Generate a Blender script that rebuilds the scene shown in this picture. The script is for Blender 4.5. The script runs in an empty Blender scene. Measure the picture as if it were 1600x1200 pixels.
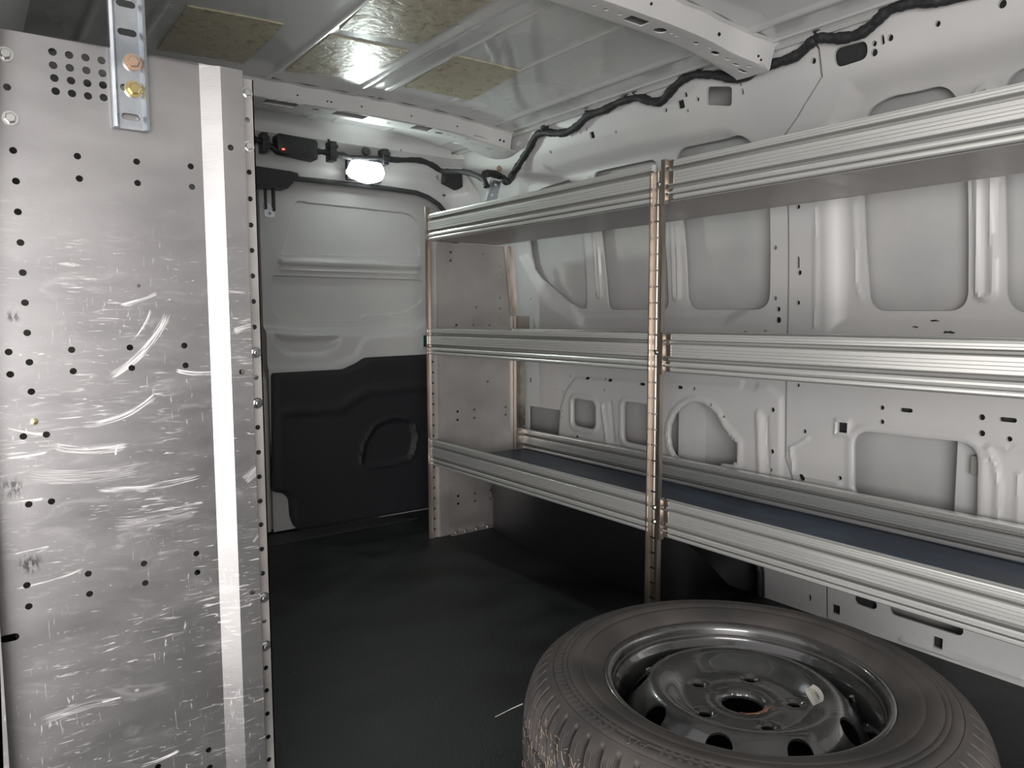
import bpy, bmesh, math, random
import numpy as np
from mathutils import Vector, Matrix
from mathutils.geometry import delaunay_2d_cdt
random.seed(7); rng = np.random.default_rng(7)
PI = math.pi
S = bpy.context.scene
C = S.collection

# ------------------------------------------------------------------ camera
F_PX, PITCH, YAW, ROLL, EYE = 1164.94, 0.0893451, 0.6352060, -0.0030230, 0.797
cy_, sy_, cp_, sp_ = math.cos(YAW), math.sin(YAW), math.cos(PITCH), math.sin(PITCH)
FW = Vector((sy_*cp_, cy_*cp_, -sp_)); RT = Vector((cy_, -sy_, 0)); UP = RT.cross(FW)
RT, UP = RT*math.cos(ROLL)+UP*math.sin(ROLL), -RT*math.sin(ROLL)+UP*math.cos(ROLL)
cam_d = bpy.data.cameras.new('camera'); cam = bpy.data.objects.new('camera', cam_d); C.objects.link(cam)
cam.matrix_world = Matrix((( RT.x, UP.x, -FW.x, 0), (RT.y, UP.y, -FW.y, 0), (RT.z, UP.z, -FW.z, EYE), (0, 0, 0, 1)))
cam_d.sensor_width = 36; cam_d.lens = F_PX/1600*36; cam_d.clip_start = 0.02
S.camera = cam

# ------------------------------------------------------------------ daylight outside the open side door and cab, plus an added roof fill
w = bpy.data.worlds.new('world'); S.world = w; w.use_nodes = True
nt = w.node_tree; bg = nt.nodes['Background']
tc = nt.nodes.new('ShaderNodeTexCoord'); sep = nt.nodes.new('ShaderNodeSeparateXYZ'); rp = nt.nodes.new('ShaderNodeValToRGB')
nt.links.new(tc.outputs['Generated'], sep.inputs[0]); nt.links.new(sep.outputs['Z'], rp.inputs[0]); nt.links.new(rp.outputs[0], bg.inputs[0])
rp.color_ramp.elements[0].position = 0.0; rp.color_ramp.elements[0].color = (1.15, 1.07, 1.03, 1)
rp.color_ramp.elements[1].position = 0.6; rp.color_ramp.elements[1].color = (.86, .83, .84, 1)
bg.inputs[1].default_value = 1.12
def area(name, loc, target, sx, sy, power, col):
    d = bpy.data.lights.new(name, 'AREA'); d.shape = 'RECTANGLE'; d.size = sx; d.size_y = sy; d.energy = power; d.color = col
    o = bpy.data.objects.new(name, d); C.objects.link(o); o.location = loc
    o.rotation_euler = (Vector(target)-Vector(loc)).to_track_quat('-Z', 'Y').to_euler(); return o
area('daylight_side_door', (-1.0, -1.5, .62), (1.7, .9, 0.45), 1.6, 1.15, 90, (1.0, .965, .955))
area('roof_fill_light', (-.75, .85, .03), (1.1, 1.3, 1.5), 1.3, 1.0, 4, (1.0, .97, .93))  # added fill that brightens the roof from below, no visible source
S.view_settings.view_transform = 'Standard'; S.view_settings.look = 'None'; S.view_settings.exposure = 0.0
S.view_settings.gamma = 1; S.view_settings.use_curve_mapping = False

# ------------------------------------------------------------------ pixel (1600x1200) -> point on a plane of the van
def at(x, y, ax, val):
    d = RT*((x-800)/F_PX) - UP*((y-600)/F_PX) + FW
    c = Vector((0, 0, EYE)); t = (val-c[ax])/d[ax]
    return c + d*t

# ------------------------------------------------------------------ materials
def nd(nt, t, **kw):
    n = nt.nodes.new(t)
    for k, v in kw.items():
        if k.startswith('i_'): n.inputs[k[2:]].default_value = v
        else: setattr(n, k, v)
    return n
def pbsdf(name, col, rough=.5, metal=0., coat=0., spec=.5, emis=None, est=0.):
    m = bpy.data.materials.new(name); m.use_nodes = True; b = m.node_tree.nodes['Principled BSDF']
    b.inputs['Base Color'].default_value = (*col, 1); b.inputs['Roughness'].default_value = rough
    b.inputs['Metallic'].default_value = metal; b.inputs['Coat Weight'].default_value = coat
    b.inputs['Coat Roughness'].default_value = .08; b.inputs['Specular IOR Level'].default_value = spec
    if emis: b.inputs['Emission Color'].default_value = (*emis, 1); b.inputs['Emission Strength'].default_value = est
    return m
def ramp(nt, src, stops, out=None):
    r = nt.nodes.new('ShaderNodeValToRGB'); e = r.color_ramp.elements
    while len(e) < len(stops): e.new(.5)
    for k, (p, c) in enumerate(stops): e[k].position = p; e[k].color = (*c, 1) if len(c) == 3 else c
    nt.links.new(src, r.inputs[0])
    if out is not None: nt.links.new(r.outputs[0], out)
    return r.outputs[0]
def noisy(m, scale=(1, 1, 1), nscale=20, detail=6, c0=(0, 0, 0), c1=(1, 1, 1), lo=.35, hi=.65, r0=None, r1=None, bump=0., bdist=.001, rot=(0, 0, 0), dist=0.):
    nt = m.node_tree; b = nt.nodes['Principled BSDF']
    tc = nd(nt, 'ShaderNodeTexCoord'); mp = nd(nt, 'ShaderNodeMapping'); mp.inputs['Scale'].default_value = scale; mp.inputs['Rotation'].default_value = rot
    no = nd(nt, 'ShaderNodeTexNoise'); no.inputs['Scale'].default_value = nscale; no.inputs['Detail'].default_value = detail; no.inputs['Distortion'].default_value = dist
    nt.links.new(tc.outputs['Object'], mp.inputs[0]); nt.links.new(mp.outputs[0], no.inputs['Vector'])
    ramp(nt, no.outputs['Fac'], [(lo, c0), (hi, c1)], b.inputs['Base Color'])
    if r0 is not None: ramp(nt, no.outputs['Fac'], [(lo, (r0,)*3), (hi, (r1,)*3)], b.inputs['Roughness'])
    if bump:
        bp = nd(nt, 'ShaderNodeBump'); bp.inputs['Strength'].default_value = bump; bp.inputs['Distance'].default_value = bdist
        nt.links.new(no.outputs['Fac'], bp.inputs['Height']); nt.links.new(bp.outputs[0], b.inputs['Normal'])
    return m
M = {}
M['paint'] = noisy(pbsdf('grey_paint', (.4,)*3, .3, coat=.06), nscale=3, c0=(.46, .465, .465), c1=(.52, .52, .51), r0=.38, r1=.46)
M['roof'] = noisy(pbsdf('roof_paint', (.3,)*3, .2, coat=1.), nscale=2.5, c0=(.46, .475, .475), c1=(.53, .535, .525), r0=.22, r1=.3)
M['skin'] = noisy(pbsdf('outer_skin_primer', (.3,)*3, .42), nscale=6, c0=(.38, .39, .39), c1=(.44, .44, .43), r0=.4, r1=.55)
M['alu'] = noisy(pbsdf('brushed_aluminium', (.7,)*3, .33, metal=.70), scale=(1, .012, 1.6), nscale=230, detail=4, c0=(.83, .845, .82), c1=(.88, .89, .865), lo=.3, hi=.7, r0=.26, r1=.34, bump=.05, bdist=.0004)
M['groove_shade'] = noisy(pbsdf('shaded_groove_metal', (.2,)*3, .5, metal=.7), scale=(1, .02, 1), nscale=60, c0=(.30, .305, .29), c1=(.48, .485, .47), lo=.3, hi=.7, r0=.4, r1=.55)  # shade and dark reflection of the rail grooves, put into the colour
M['blackline'] = pbsdf('shade_line', (.20, .20, .195), .6)  # shade of the fine rail grooves painted as dark lines
M['alu_flat'] = noisy(pbsdf('mill_aluminium', (.6,)*3, .4, metal=.75), nscale=9, c0=(.44, .42, .405), c1=(.56, .54, .52), lo=.3, hi=.72, r0=.34, r1=.5)
M['alu_post'] = noisy(pbsdf('post_aluminium', (.6,)*3, .35, metal=.92), nscale=30, scale=(1, 1, .2), c0=(.33, .29, .25), c1=(.50, .45, .40), r0=.28, r1=.45)
M['alu_under'] = noisy(pbsdf('shelf_underside', (.5,)*3, .4, metal=.6), nscale=40, scale=(.1, 1, 1), c0=(.34, .325, .32), c1=(.41, .39, .385), r0=.34, r1=.45)
M['hole_shade_rub'] = pbsdf('hole_shade_and_rub_black', (.02, .021, .022), .7)  # near-black for the added hole-shade sheet and the rub marks
M['foam'] = pbsdf('grey_foam', (.25, .25, .23), .9)
M['zinc'] = noisy(pbsdf('zinc_plated_steel', (.6,)*3, .28, metal=.9), nscale=14, c0=(.47, .52, .56), c1=(.66, .70, .73), r0=.22, r1=.38)
M['bolt'] = pbsdf('bright_bolt', (.75, .76, .74), .22, metal=1)
M['brass'] = pbsdf('yellow_passivated_bolt', (.62, .50, .25), .3, metal=.9)
M['rustbolt'] = pbsdf('rusty_bolt', (.42, .30, .22), .5, metal=.6)
M['black'] = noisy(pbsdf('black_plastic', (.02,)*3, .5), nscale=200, c0=(.012, .012, .014), c1=(.022, .022, .026), bump=.15, bdist=.0006)
M['arch'] = noisy(pbsdf('black_arch_plastic', (.012,)*3, .38), nscale=260, c0=(.008, .008, .010), c1=(.015, .015, .018), bump=.3, bdist=.0008)
M['trimpanel'] = noisy(pbsdf('black_door_trim', (.012,)*3, .6), nscale=300, c0=(.009, .009, .012), c1=(.015, .0145, .019), bump=.3, bdist=.0006)
M['cable'] = noisy(pbsdf('black_tape_wrap', (.012,)*3, .6), nscale=120, c0=(.009, .009, .010), c1=(.022, .022, .024), bump=.4, bdist=.001)
M['seal'] = pbsdf('rubber_seal', (.035, .035, .038), .55)
M['white'] = pbsdf('white_sill', (.7, .7, .68), .4)
M['green'] = pbsdf('green_plastic', (.004, .05, .03), .3)
M['red'] = pbsdf('red_led', (.6, .02, .02), .3, emis=(1, .08, .05), est=4)
M['lens'] = pbsdf('lit_lens', (1, 1, 1), .3, emis=(.93, 1, .97), est=22)
M['label'] = pbsdf('weight_label', (.62, .6, .54), .5)
M['ink'] = pbsdf('label_ink', (.08, .08, .08), .5)
M['pad'] = noisy(pbsdf('bitumen_pad', (.3,)*3, .4, coat=.15), nscale=42, detail=12, c0=(.30, .27, .18), c1=(.46, .42, .30), lo=.3, hi=.7, r0=.24, r1=.40, bump=.6, bdist=.0035, dist=.6)
M['mat_blue'] = noisy(pbsdf('shelf_liner', (.03,)*3, .45), nscale=5, detail=10, c0=(.030, .042, .072), c1=(.085, .135, .20), lo=.42, hi=.7, r0=.36, r1=.55, scale=(3, 1, 1))
M['gum'] = noisy(pbsdf('tyre_rubber', (.04,)*3, .62), nscale=9, detail=8, c0=(.043, .040, .039), c1=(.092, .080, .073), lo=.35, hi=.7, r0=.6, r1=.8, bump=.35, bdist=.0015)
M['rim'] = noisy(pbsdf('rim_black_enamel', (.02,)*3, .3, coat=1., spec=.8), nscale=16, detail=8, c0=(.024, .025, .026), c1=(.055, .054, .052), lo=.35, hi=.72, r0=.22, r1=.40)
M['rust'] = noisy(pbsdf('rust', (.2,)*3, .8), nscale=60, c0=(.20, .09, .045), c1=(.40, .24, .15))
M['straw'] = pbsdf('dry_fibre', (.36, .28, .2), .8)
M['string'] = pbsdf('white_string', (.6, .6, .55), .8)
# floor liner: near-black rubber with dusty scuffs
m = noisy(pbsdf('floor_liner', (.02,)*3, .7), nscale=4.5, detail=14, c0=(.0105, .011, .012), c1=(.029, .032, .034), lo=.4, hi=.74, r0=.5, r1=.72, scale=(1, 1.5, 1))
nt = m.node_tree; b = nt.nodes['Principled BSDF']
n2 = nd(nt, 'ShaderNodeTexNoise'); n2.inputs['Scale'].default_value = 420; n2.inputs['Detail'].default_value = 3
bp = nd(nt, 'ShaderNodeBump'); bp.inputs['Strength'].default_value = .5; bp.inputs['Distance'].default_value = .0015
nt.links.new(n2.outputs[0], bp.inputs['Height']); nt.links.new(bp.outputs[0], b.inputs['Normal']); M['floor'] = m

# scuffed aluminium end panel (object coordinates = X across, Z up)
def scuffed():
    m = pbsdf('scuffed_aluminium', (.6,)*3, .36, metal=.88); nt = m.node_tree; L = nt.links.new; b = nt.nodes['Principled BSDF']
    tc = nd(nt, 'ShaderNodeTexCoord'); sx = nd(nt, 'ShaderNodeSeparateXYZ'); L(tc.outputs['Object'], sx.inputs[0])
    def mth(op, a, bb=None, c=None):
        n = nd(nt, 'ShaderNodeMath', operation=op)
        for k, v in enumerate((a, bb, c)):
            if v is None: continue
            if isinstance(v, (int, float)): n.inputs[k].default_value = v
            else: L(v, n.inputs[k])
        return n.outputs[0]
    def noise(scale, sc, detail=6, rot=(0, 0, 0), dist=0):
        mp = nd(nt, 'ShaderNodeMapping'); mp.inputs['Scale'].default_value = sc; mp.inputs['Rotation'].default_value = rot
        L(tc.outputs['Object'], mp.inputs[0]); n = nd(nt, 'ShaderNodeTexNoise'); n.inputs['Scale'].default_value = scale
        n.inputs['Detail'].default_value = detail; n.inputs['Distortion'].default_value = dist; L(mp.outputs[0], n.inputs[0]); return n.outputs['Fac']
    X, Z = mth('ADD', sx.outputs['X'], .22), sx.outputs['Z']   # the panel's origin stands at x = .22
    def ss(v, a, bb):
        n = nd(nt, 'ShaderNodeMapRange', interpolation_type='SMOOTHSTEP'); L(v, n.inputs['Value'])
        n.inputs['From Min'].default_value = a; n.inputs['From Max'].default_value = bb; return n.outputs[0]
    total = None
    def add(v):
        nonlocal total
        total = v if total is None else mth('MAXIMUM', total, v)
    # scraped arcs: centre x, z, radius, half width, angle from, to, strength
    for k, (cx, cz, r, hw, mx_, mz_, tx, tz, hl_, st, lim) in enumerate(ARCS):
        dx = mth('SUBTRACT', X, cx); dz = mth('SUBTRACT', Z, cz)
        rr = mth('SQRT', mth('ADD', mth('MULTIPLY', dx, dx), mth('MULTIPLY', dz, dz)))
        t = mth('ADD', mth('MULTIPLY', mth('SUBTRACT', X, mx_), tx), mth('MULTIPLY', mth('SUBTRACT', Z, mz_), tz))
        inb = mth('SUBTRACT', 1.0, ss(mth('ABSOLUTE', mth('SUBTRACT', rr, r)), hw*.15, hw))
        pp = mth('SUBTRACT', mth('MULTIPLY', mth('SUBTRACT', X, mx_), tz), mth('MULTIPLY', mth('SUBTRACT', Z, mz_), tx))
        ina = mth('MULTIPLY', mth('SUBTRACT', 1.0, ss(mth('ABSOLUTE', t), hl_*.55, hl_)), mth('LESS_THAN', mth('ABSOLUTE', pp), lim))
        cv = nd(nt, 'ShaderNodeCombineXYZ'); L(mth('MULTIPLY', mth('SUBTRACT', rr, r), 700.0), cv.inputs[0]); L(mth('MULTIPLY', t, 22.0), cv.inputs[1]); cv.inputs[2].default_value = k*7.3
        n = nd(nt, 'ShaderNodeTexNoise'); n.inputs['Scale'].default_value = 1; n.inputs['Detail'].default_value = 5; L(cv.outputs[0], n.inputs[0])
        add(mth('MULTIPLY', ss(mth('MULTIPLY', mth('MULTIPLY', inb, ina), n.outputs['Fac']), .40, .60), st))
    # fine random scuffs, stronger in the lower two thirds
    low = ss(Z, 1.02, .80)
    low.node.inputs['From Min'].default_value = 1.02; low.node.inputs['From Max'].default_value = .82
    sm = noise(7, (1, 1, 1), 4); s1 = noise(26, (1, 1, 8), 8, (0, .16, 0), .9); s2 = noise(60, (5, 1, .6), 6, (0, .8, 0), .6)
    sc1 = mth('MULTIPLY', ss(s1, .57, .70), ss(sm, .46, .62)); sc2 = mth('MULTIPLY', ss(s2, .62, .72), ss(noise(9, (1, 1, 1), 3, (1, 0, 0)), .5, .62))
    add(mth('MULTIPLY', mth('MULTIPLY', sc1, low), .6)); add(mth('MULTIPLY', mth('MULTIPLY', sc2, low), .5))
    # broad hazy rub marks and short random nicks
    add(mth('MULTIPLY', mth('MULTIPLY', ss(noise(13, (1, 1, 3.2), 10, (0, -.22, 0), 1.4), .54, .78), low), .12))
    add(mth('MULTIPLY', mth('MULTIPLY', ss(noise(70, (.7, 1, 4.5), 3, (0, -.5, 0), 1.2), .68, .74), low), .55))
    base = ramp(nt, noise(5, (1, 1, 1.6), 7), [(.3, (.32, .315, .32)), (.72, (.43, .425, .425))])
    mx = nd(nt, 'ShaderNodeMix', data_type='RGBA'); L(total, mx.inputs[0]); L(base, mx.inputs[6]); mx.inputs[7].default_value = (.96, .95, .95, 1)
    # dark rubber smudges
    sm_tot = None
    for (cx, cz, r) in ((.058, .80, .011), (.060, .455, .02), (.215, .845, .004), (.045, .565, .018)):
        dx = mth('SUBTRACT', X, cx); dz = mth('SUBTRACT', Z, cz)
        rr = mth('SQRT', mth('ADD', mth('MULTIPLY', dx, dx), mth('MULTIPLY', dz, dz)))
        v = mth('MULTIPLY', mth('SUBTRACT', 1.0, ss(rr, r*.2, r)), ss(noise(240, (1, 1, .35), 3, (0, .4, 0)), .42, .58))
        sm_tot = v if sm_tot is None else mth('MAXIMUM', sm_tot, v)
    mx2 = nd(nt, 'ShaderNodeMix', data_type='RGBA'); L(mth('MULTIPLY', sm_tot, .8), mx2.inputs[0]); L(mx.outputs[2], mx2.inputs[6]); mx2.inputs[7].default_value = (.05, .05, .05, 1)
    L(mx2.outputs[2], b.inputs['Base Color'])
    rg = mth('MULTIPLY_ADD', total, .25, mth('MULTIPLY_ADD', noise(8, (1, 1, 3), 6), .2, .27)); L(rg, b.inputs['Roughness'])
    me = mth('MULTIPLY_ADD', total, -.75, .9); L(me, b.inputs['Metallic'])
    bp = nd(nt, 'ShaderNodeBump'); bp.inputs['Strength'].default_value = .15; bp.inputs['Distance'].default_value = .0006
    L(noise(90, (1, 1, 14), 5), bp.inputs['Height']); L(bp.outputs[0], b.inputs['Normal'])
    return m
def arcdef(p1, p2, p3, hw, st):
    q = [at(x, y, 1, 1.22) for x, y in (p1, p2, p3)]; (ax, ay), (bx, by), (cx, cy) = [(v.x, v.z) for v in q]
    D = 2*(ax*(by-cy)+bx*(cy-ay)+cx*(ay-by)) or 1e-6
    ux = ((ax*ax+ay*ay)*(by-cy)+(bx*bx+by*by)*(cy-ay)+(cx*cx+cy*cy)*(ay-by))/D; uy = ((ax*ax+ay*ay)*(cx-bx)+(bx*bx+by*by)*(ax-cx)+(cx*cx+cy*cy)*(bx-ax))/D
    r = math.hypot(ax-ux, ay-uy); L = math.hypot(cx-ax, cy-ay)
    sag = abs((bx-ax)*(cy-ay)-(by-ay)*(cx-ax))/L
    return (ux, uy, r, hw, (ax+cx)/2, (ay+cy)/2, (cx-ax)/L, (cy-ay)/L, L/2, st, sag*1.3+hw*1.5)
ARCS = [arcdef(*a) for a in (
    ((140, 606), (212, 560), (272, 462), .014, 1.0), ((196, 545), (222, 515), (240, 470), .005, .9), ((88, 662), (180, 655), (262, 596), .012, .7), ((55, 690), (140, 703), (225, 688), .016, .62),
    ((0, 666), (40, 675), (82, 682), .008, .75), ((-5, 717), (40, 713), (86, 704), .004, 1.0), ((110, 764), (240, 760), (345, 732), .013, .6), ((-5, 788), (35, 784), (80, 777), .005, 1.0), ((255, 795), (290, 790), (328, 783), .004, .9),
    ((8, 869), (45, 861), (90, 850), .003, .9), ((-5, 924), (70, 910), (155, 876), .004, .6), ((175, 480), (215, 470), (256, 452), .007, .8), ((262, 574), (300, 583), (345, 580), .009, .85), ((355, 520), (378, 512), (396, 508), .014, .75),
    ((372, 752), (390, 738), (404, 722), .02, .5), ((388, 848), (397, 836), (406, 822), .006, .9), ((205, 1200), (250, 1187), (292, 1165), .006, .9), ((152, 1099), (175, 1093), (196, 1088), .003, 1.0), ((35, 1142), (120, 1107), (215, 1090), .02, .35),
    ((180, 715), (182, 700), (186, 690), .005, .8), ((0, 735), (120, 745), (250, 722), .03, .28), ((150, 820), (240, 815), (330, 790), .03, .25))]
M['scuffed'] = scuffed()

# ------------------------------------------------------------------ mesh building
class MB:
    def __init__(s): s.v = []; s.f = []; s.n = 0
    def add(s, vs, fs):
        s.f += [tuple(i+s.n for i in f) for f in fs]; s.v += [tuple(p) for p in vs]; s.n = len(s.v); return s
    def box(s, a, b, bev=0):
        x0, y0, z0 = a; x1, y1, z1 = b
        if not bev:
            return s.add([(x0, y0, z0), (x1, y0, z0), (x1, y1, z0), (x0, y1, z0), (x0, y0, z1), (x1, y0, z1), (x1, y1, z1), (x0, y1, z1)],
                         [(0, 3, 2, 1), (4, 5, 6, 7), (0, 1, 5, 4), (1, 2, 6, 5), (2, 3, 7, 6), (3, 0, 4, 7)])
        bm = bmesh.new(); bmesh.ops.create_cube(bm, size=1)
        for v in bm.verts: v.co = Vector(((x0+x1)/2+v.co.x*(x1-x0), (y0+y1)/2+v.co.y*(y1-y0), (z0+z1)/2+v.co.z*(z1-z0)))
        bmesh.ops.bevel(bm, geom=list(bm.edges), offset=bev, segments=2, affect='EDGES', profile=.6)
        bm.verts.index_update(); s.add([v.co[:] for v in bm.verts], [[v.index for v in f.verts] for f in bm.faces]); bm.free(); return s
    def prism(s, prof, fn, t0, t1, n=1, cap=True, closed=True):
        """profile points (a,b) swept along t; fn(a,b,t) -> xyz"""
        k = len(prof); vs = []; fs = []
        for i in range(n+1):
            t = t0+(t1-t0)*i/n
            vs += [fn(a, b, t) for a, b in prof]
        for i in range(n):
            for j in range(k if closed else k-1):
                q = (j+1) % k; fs.append((i*k+j, i*k+q, (i+1)*k+q, (i+1)*k+j))
        if cap and closed: fs += [tuple(range(k))[::-1], tuple(n*k+j for j in range(k))]
        return s.add(vs, fs)
    def tube(s, pts, r, seg=10, cap=True):
        pts = [Vector(p) for p in pts]; vs = []; fs = []; n = len(pts); up = Vector((0, 0, 1))
        for i, p in enumerate(pts):
            d = (pts[min(i+1, n-1)]-pts[max(i-1, 0)]).normalized()
            if abs(d.dot(up)) > .97: up = Vector((0, 1, 0))
            a = d.cross(up).normalized(); bb = d.cross(a).normalized(); up = -bb
            ri = r[i] if isinstance(r, (list, tuple)) else r
            vs += [p+(a*math.cos(2*PI*k/seg)+bb*math.sin(2*PI*k/seg))*ri for k in range(seg)]
        for i in range(n-1):
            for k in range(seg): q = (k+1) % seg; fs.append((i*seg+k, i*seg+q, (i+1)*seg+q, (i+1)*seg+k))
        if cap: fs += [tuple(range(seg))[::-1], tuple((n-1)*seg+k for k in range(seg))]
        return s.add(vs, fs)
    def lathe(s, prof, c, axis='z', seg=48, close=False, sgn=1):
        vs = []; fs = []; k = len(prof); cx, cy, cz = c
        for i in range(seg):
            a = 2*PI*i/seg; ca, sa = math.cos(a), math.sin(a)
            for r, h in prof:
                vs.append((cx+r*ca, cy+r*sa, cz+h) if axis == 'z' else ((cx+r*ca, cy+sgn*h, cz+r*sa) if axis == 'y' else (cx+sgn*h, cy+r*ca, cz+r*sa)))
        for i in range(seg):
            j = (i+1) % seg
            for q in range(k if close else k-1):
                t = (q+1) % k; fs.append((i*k+q, j*k+q, j*k+t, i*k+t))
        return s.add(vs, fs)
    def raw(s, vs, fs): return s.add(vs, fs)

def mkmesh(name, mb, mat, ang=35, off=None, flip=False):
    me = bpy.data.meshes.new(name)
    v = np.array(mb.v, float) if len(mb.v) else np.zeros((0, 3))
    if off is not None: v = v-np.array(off)
    me.from_pydata(v.tolist(), [], mb.f); me.materials.append(mat)
    if ang:
        me.polygons.foreach_set('use_smooth', [True]*len(me.polygons)); me.set_sharp_from_angle(angle=math.radians(ang))
    me.update(); return me
def world_of(p):
    v = Vector((0, 0, 0))
    while p: v += p.location; p = p.parent
    return v
def part(name, mb, mat, parent=None, label=None, kind=None, ang=35, recalc=True):
    off = world_of(parent) if parent else None
    me = mkmesh(name, mb, M[mat] if isinstance(mat, str) else mat, ang, off)
    if recalc:
        bm = bmesh.new(); bm.from_mesh(me); bmesh.ops.recalc_face_normals(bm, faces=bm.faces); bm.to_mesh(me); bm.free()
    o = bpy.data.objects.new(name, me); C.objects.link(o); o.parent = parent
    if label: o['label'] = label
    if kind: o['kind'] = kind
    return o
def thing(name, loc, label, cat, group=None):
    o = bpy.data.objects.new(name, None); o.empty_display_size = .05; C.objects.link(o); o.location = loc
    o['label'] = label; o['category'] = cat
    if group: o['group'] = group
    return o
def tag(o, label, cat, group=None):
    o['label'] = label; o['category'] = cat
    if group: o['group'] = group
    return o
def inst(src, name, loc, parent, rot=None, label=None):
    """another piece sharing the mesh, placed at a world position"""
    o = src.copy(); o.name = name; C.objects.link(o); o.parent = parent
    o.location = Vector(loc)-(world_of(parent) if parent else Vector())
    if rot: o.rotation_euler = rot
    if label: o['label'] = label
    return o

# ---- sheets with real holes
def circ(u, v, r, n=12, ry=None, rot=0): ry = ry or r; return [(u+r*math.cos(2*PI*k/n+rot), v+ry*math.sin(2*PI*k/n+rot)) for k in range(n)]
def slot(u, v, a, b, n=6, rot=0):
    p = []; q = min(a, b); 
    for sgn, cx in ((1, a-q), (-1, -(a-q))):
        for k in range(n+1):
            t = -PI/2+PI*k/n
            x, y = (cx+q*math.cos(t), q*math.sin(t)) if sgn > 0 else (cx-q*math.cos(t), -q*math.sin(t))
            p.append((x, y))
    if a < b:
        p = []; q = a
        for sgn, cyy in ((1, b-q), (-1, -(b-q))):
            for k in range(n+1):
                t = PI*k/n
                x, y = (q*math.cos(t), cyy+q*math.sin(t)) if sgn > 0 else (-q*math.cos(t), cyy-q*math.sin(t))
                p.append((x, y))
    c, s_ = math.cos(rot), math.sin(rot)
    return [(u+x*c-y*s_, v+x*s_+y*c) for x, y in p]
def rrect(u0, v0, u1, v1, r=.005, n=4):
    p = []
    for cx, cyy, a in ((u1-r, v1-r, 0), (u0+r, v1-r, 1), (u0+r, v0+r, 2), (u1-r, v0+r, 3)):
        for k in range(n+1): t = (a+k/n)*PI/2; p.append((cx+r*math.cos(t), cyy+r*math.sin(t)))
    return p
def pip(P, poly):
    poly = np.asarray(poly); x, y = P[:, 0], P[:, 1]; ins = np.zeros(len(P), bool)
    x0, y0 = poly[:, 0], poly[:, 1]; x1, y1 = np.roll(x0, -1), np.roll(y0, -1)
    bb = (x >= x0.min()) & (x <= x0.max()) & (y >= y0.min()) & (y <= y0.max()); idx = np.where(bb)[0]
    if not len(idx): return ins
    xx, yy = x[idx, None], y[idx, None]
    with np.errstate(divide='ignore', invalid='ignore'):
        c = ((y0 > yy) != (y1 > yy)) & (xx < (x1-x0)*(yy-y0)/(y1-y0)+x0)
    ins[idx] = c.sum(1) % 2 == 1; return ins
def sdist(P, poly, closed=True):
    """distance to polyline; negative inside when closed"""
    poly = np.asarray(poly, float); d = np.full(len(P), 1e9); n = len(poly)
    for i in range(n if closed else n-1):
        a, b = poly[i], poly[(i+1) % n]; ab = b-a; t = np.clip(((P-a)@ab)/max(ab@ab, 1e-12), 0, 1)
        d = np.minimum(d, np.hypot(*(P-a-t[:, None]*ab).T))
    return np.where(pip(P, poly), -d, d) if closed else d
def sstep(x, a, b): t = np.clip((x-a)/(b-a), 0, 1); return t*t*(3-2*t)
def rounded(poly, r, n=5):
    """round the corners of a polygon"""
    out = []; N = len(poly)
    for i in range(N):
        p, a, b = (np.array(poly[i]), np.array(poly[i-1]), np.array(poly[(i+1) % N]))
        da, db = a-p, b-p; la, lb = np.linalg.norm(da), np.linalg.norm(db); q = min(r, la*.48, lb*.48)
        p0, p1 = p+da/la*q, p+db/lb*q
        for k in range(n+1): t = k/n; out.append(tuple((1-t)**2*p0+2*t*(1-t)*p+t*t*p1))
    return out
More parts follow.
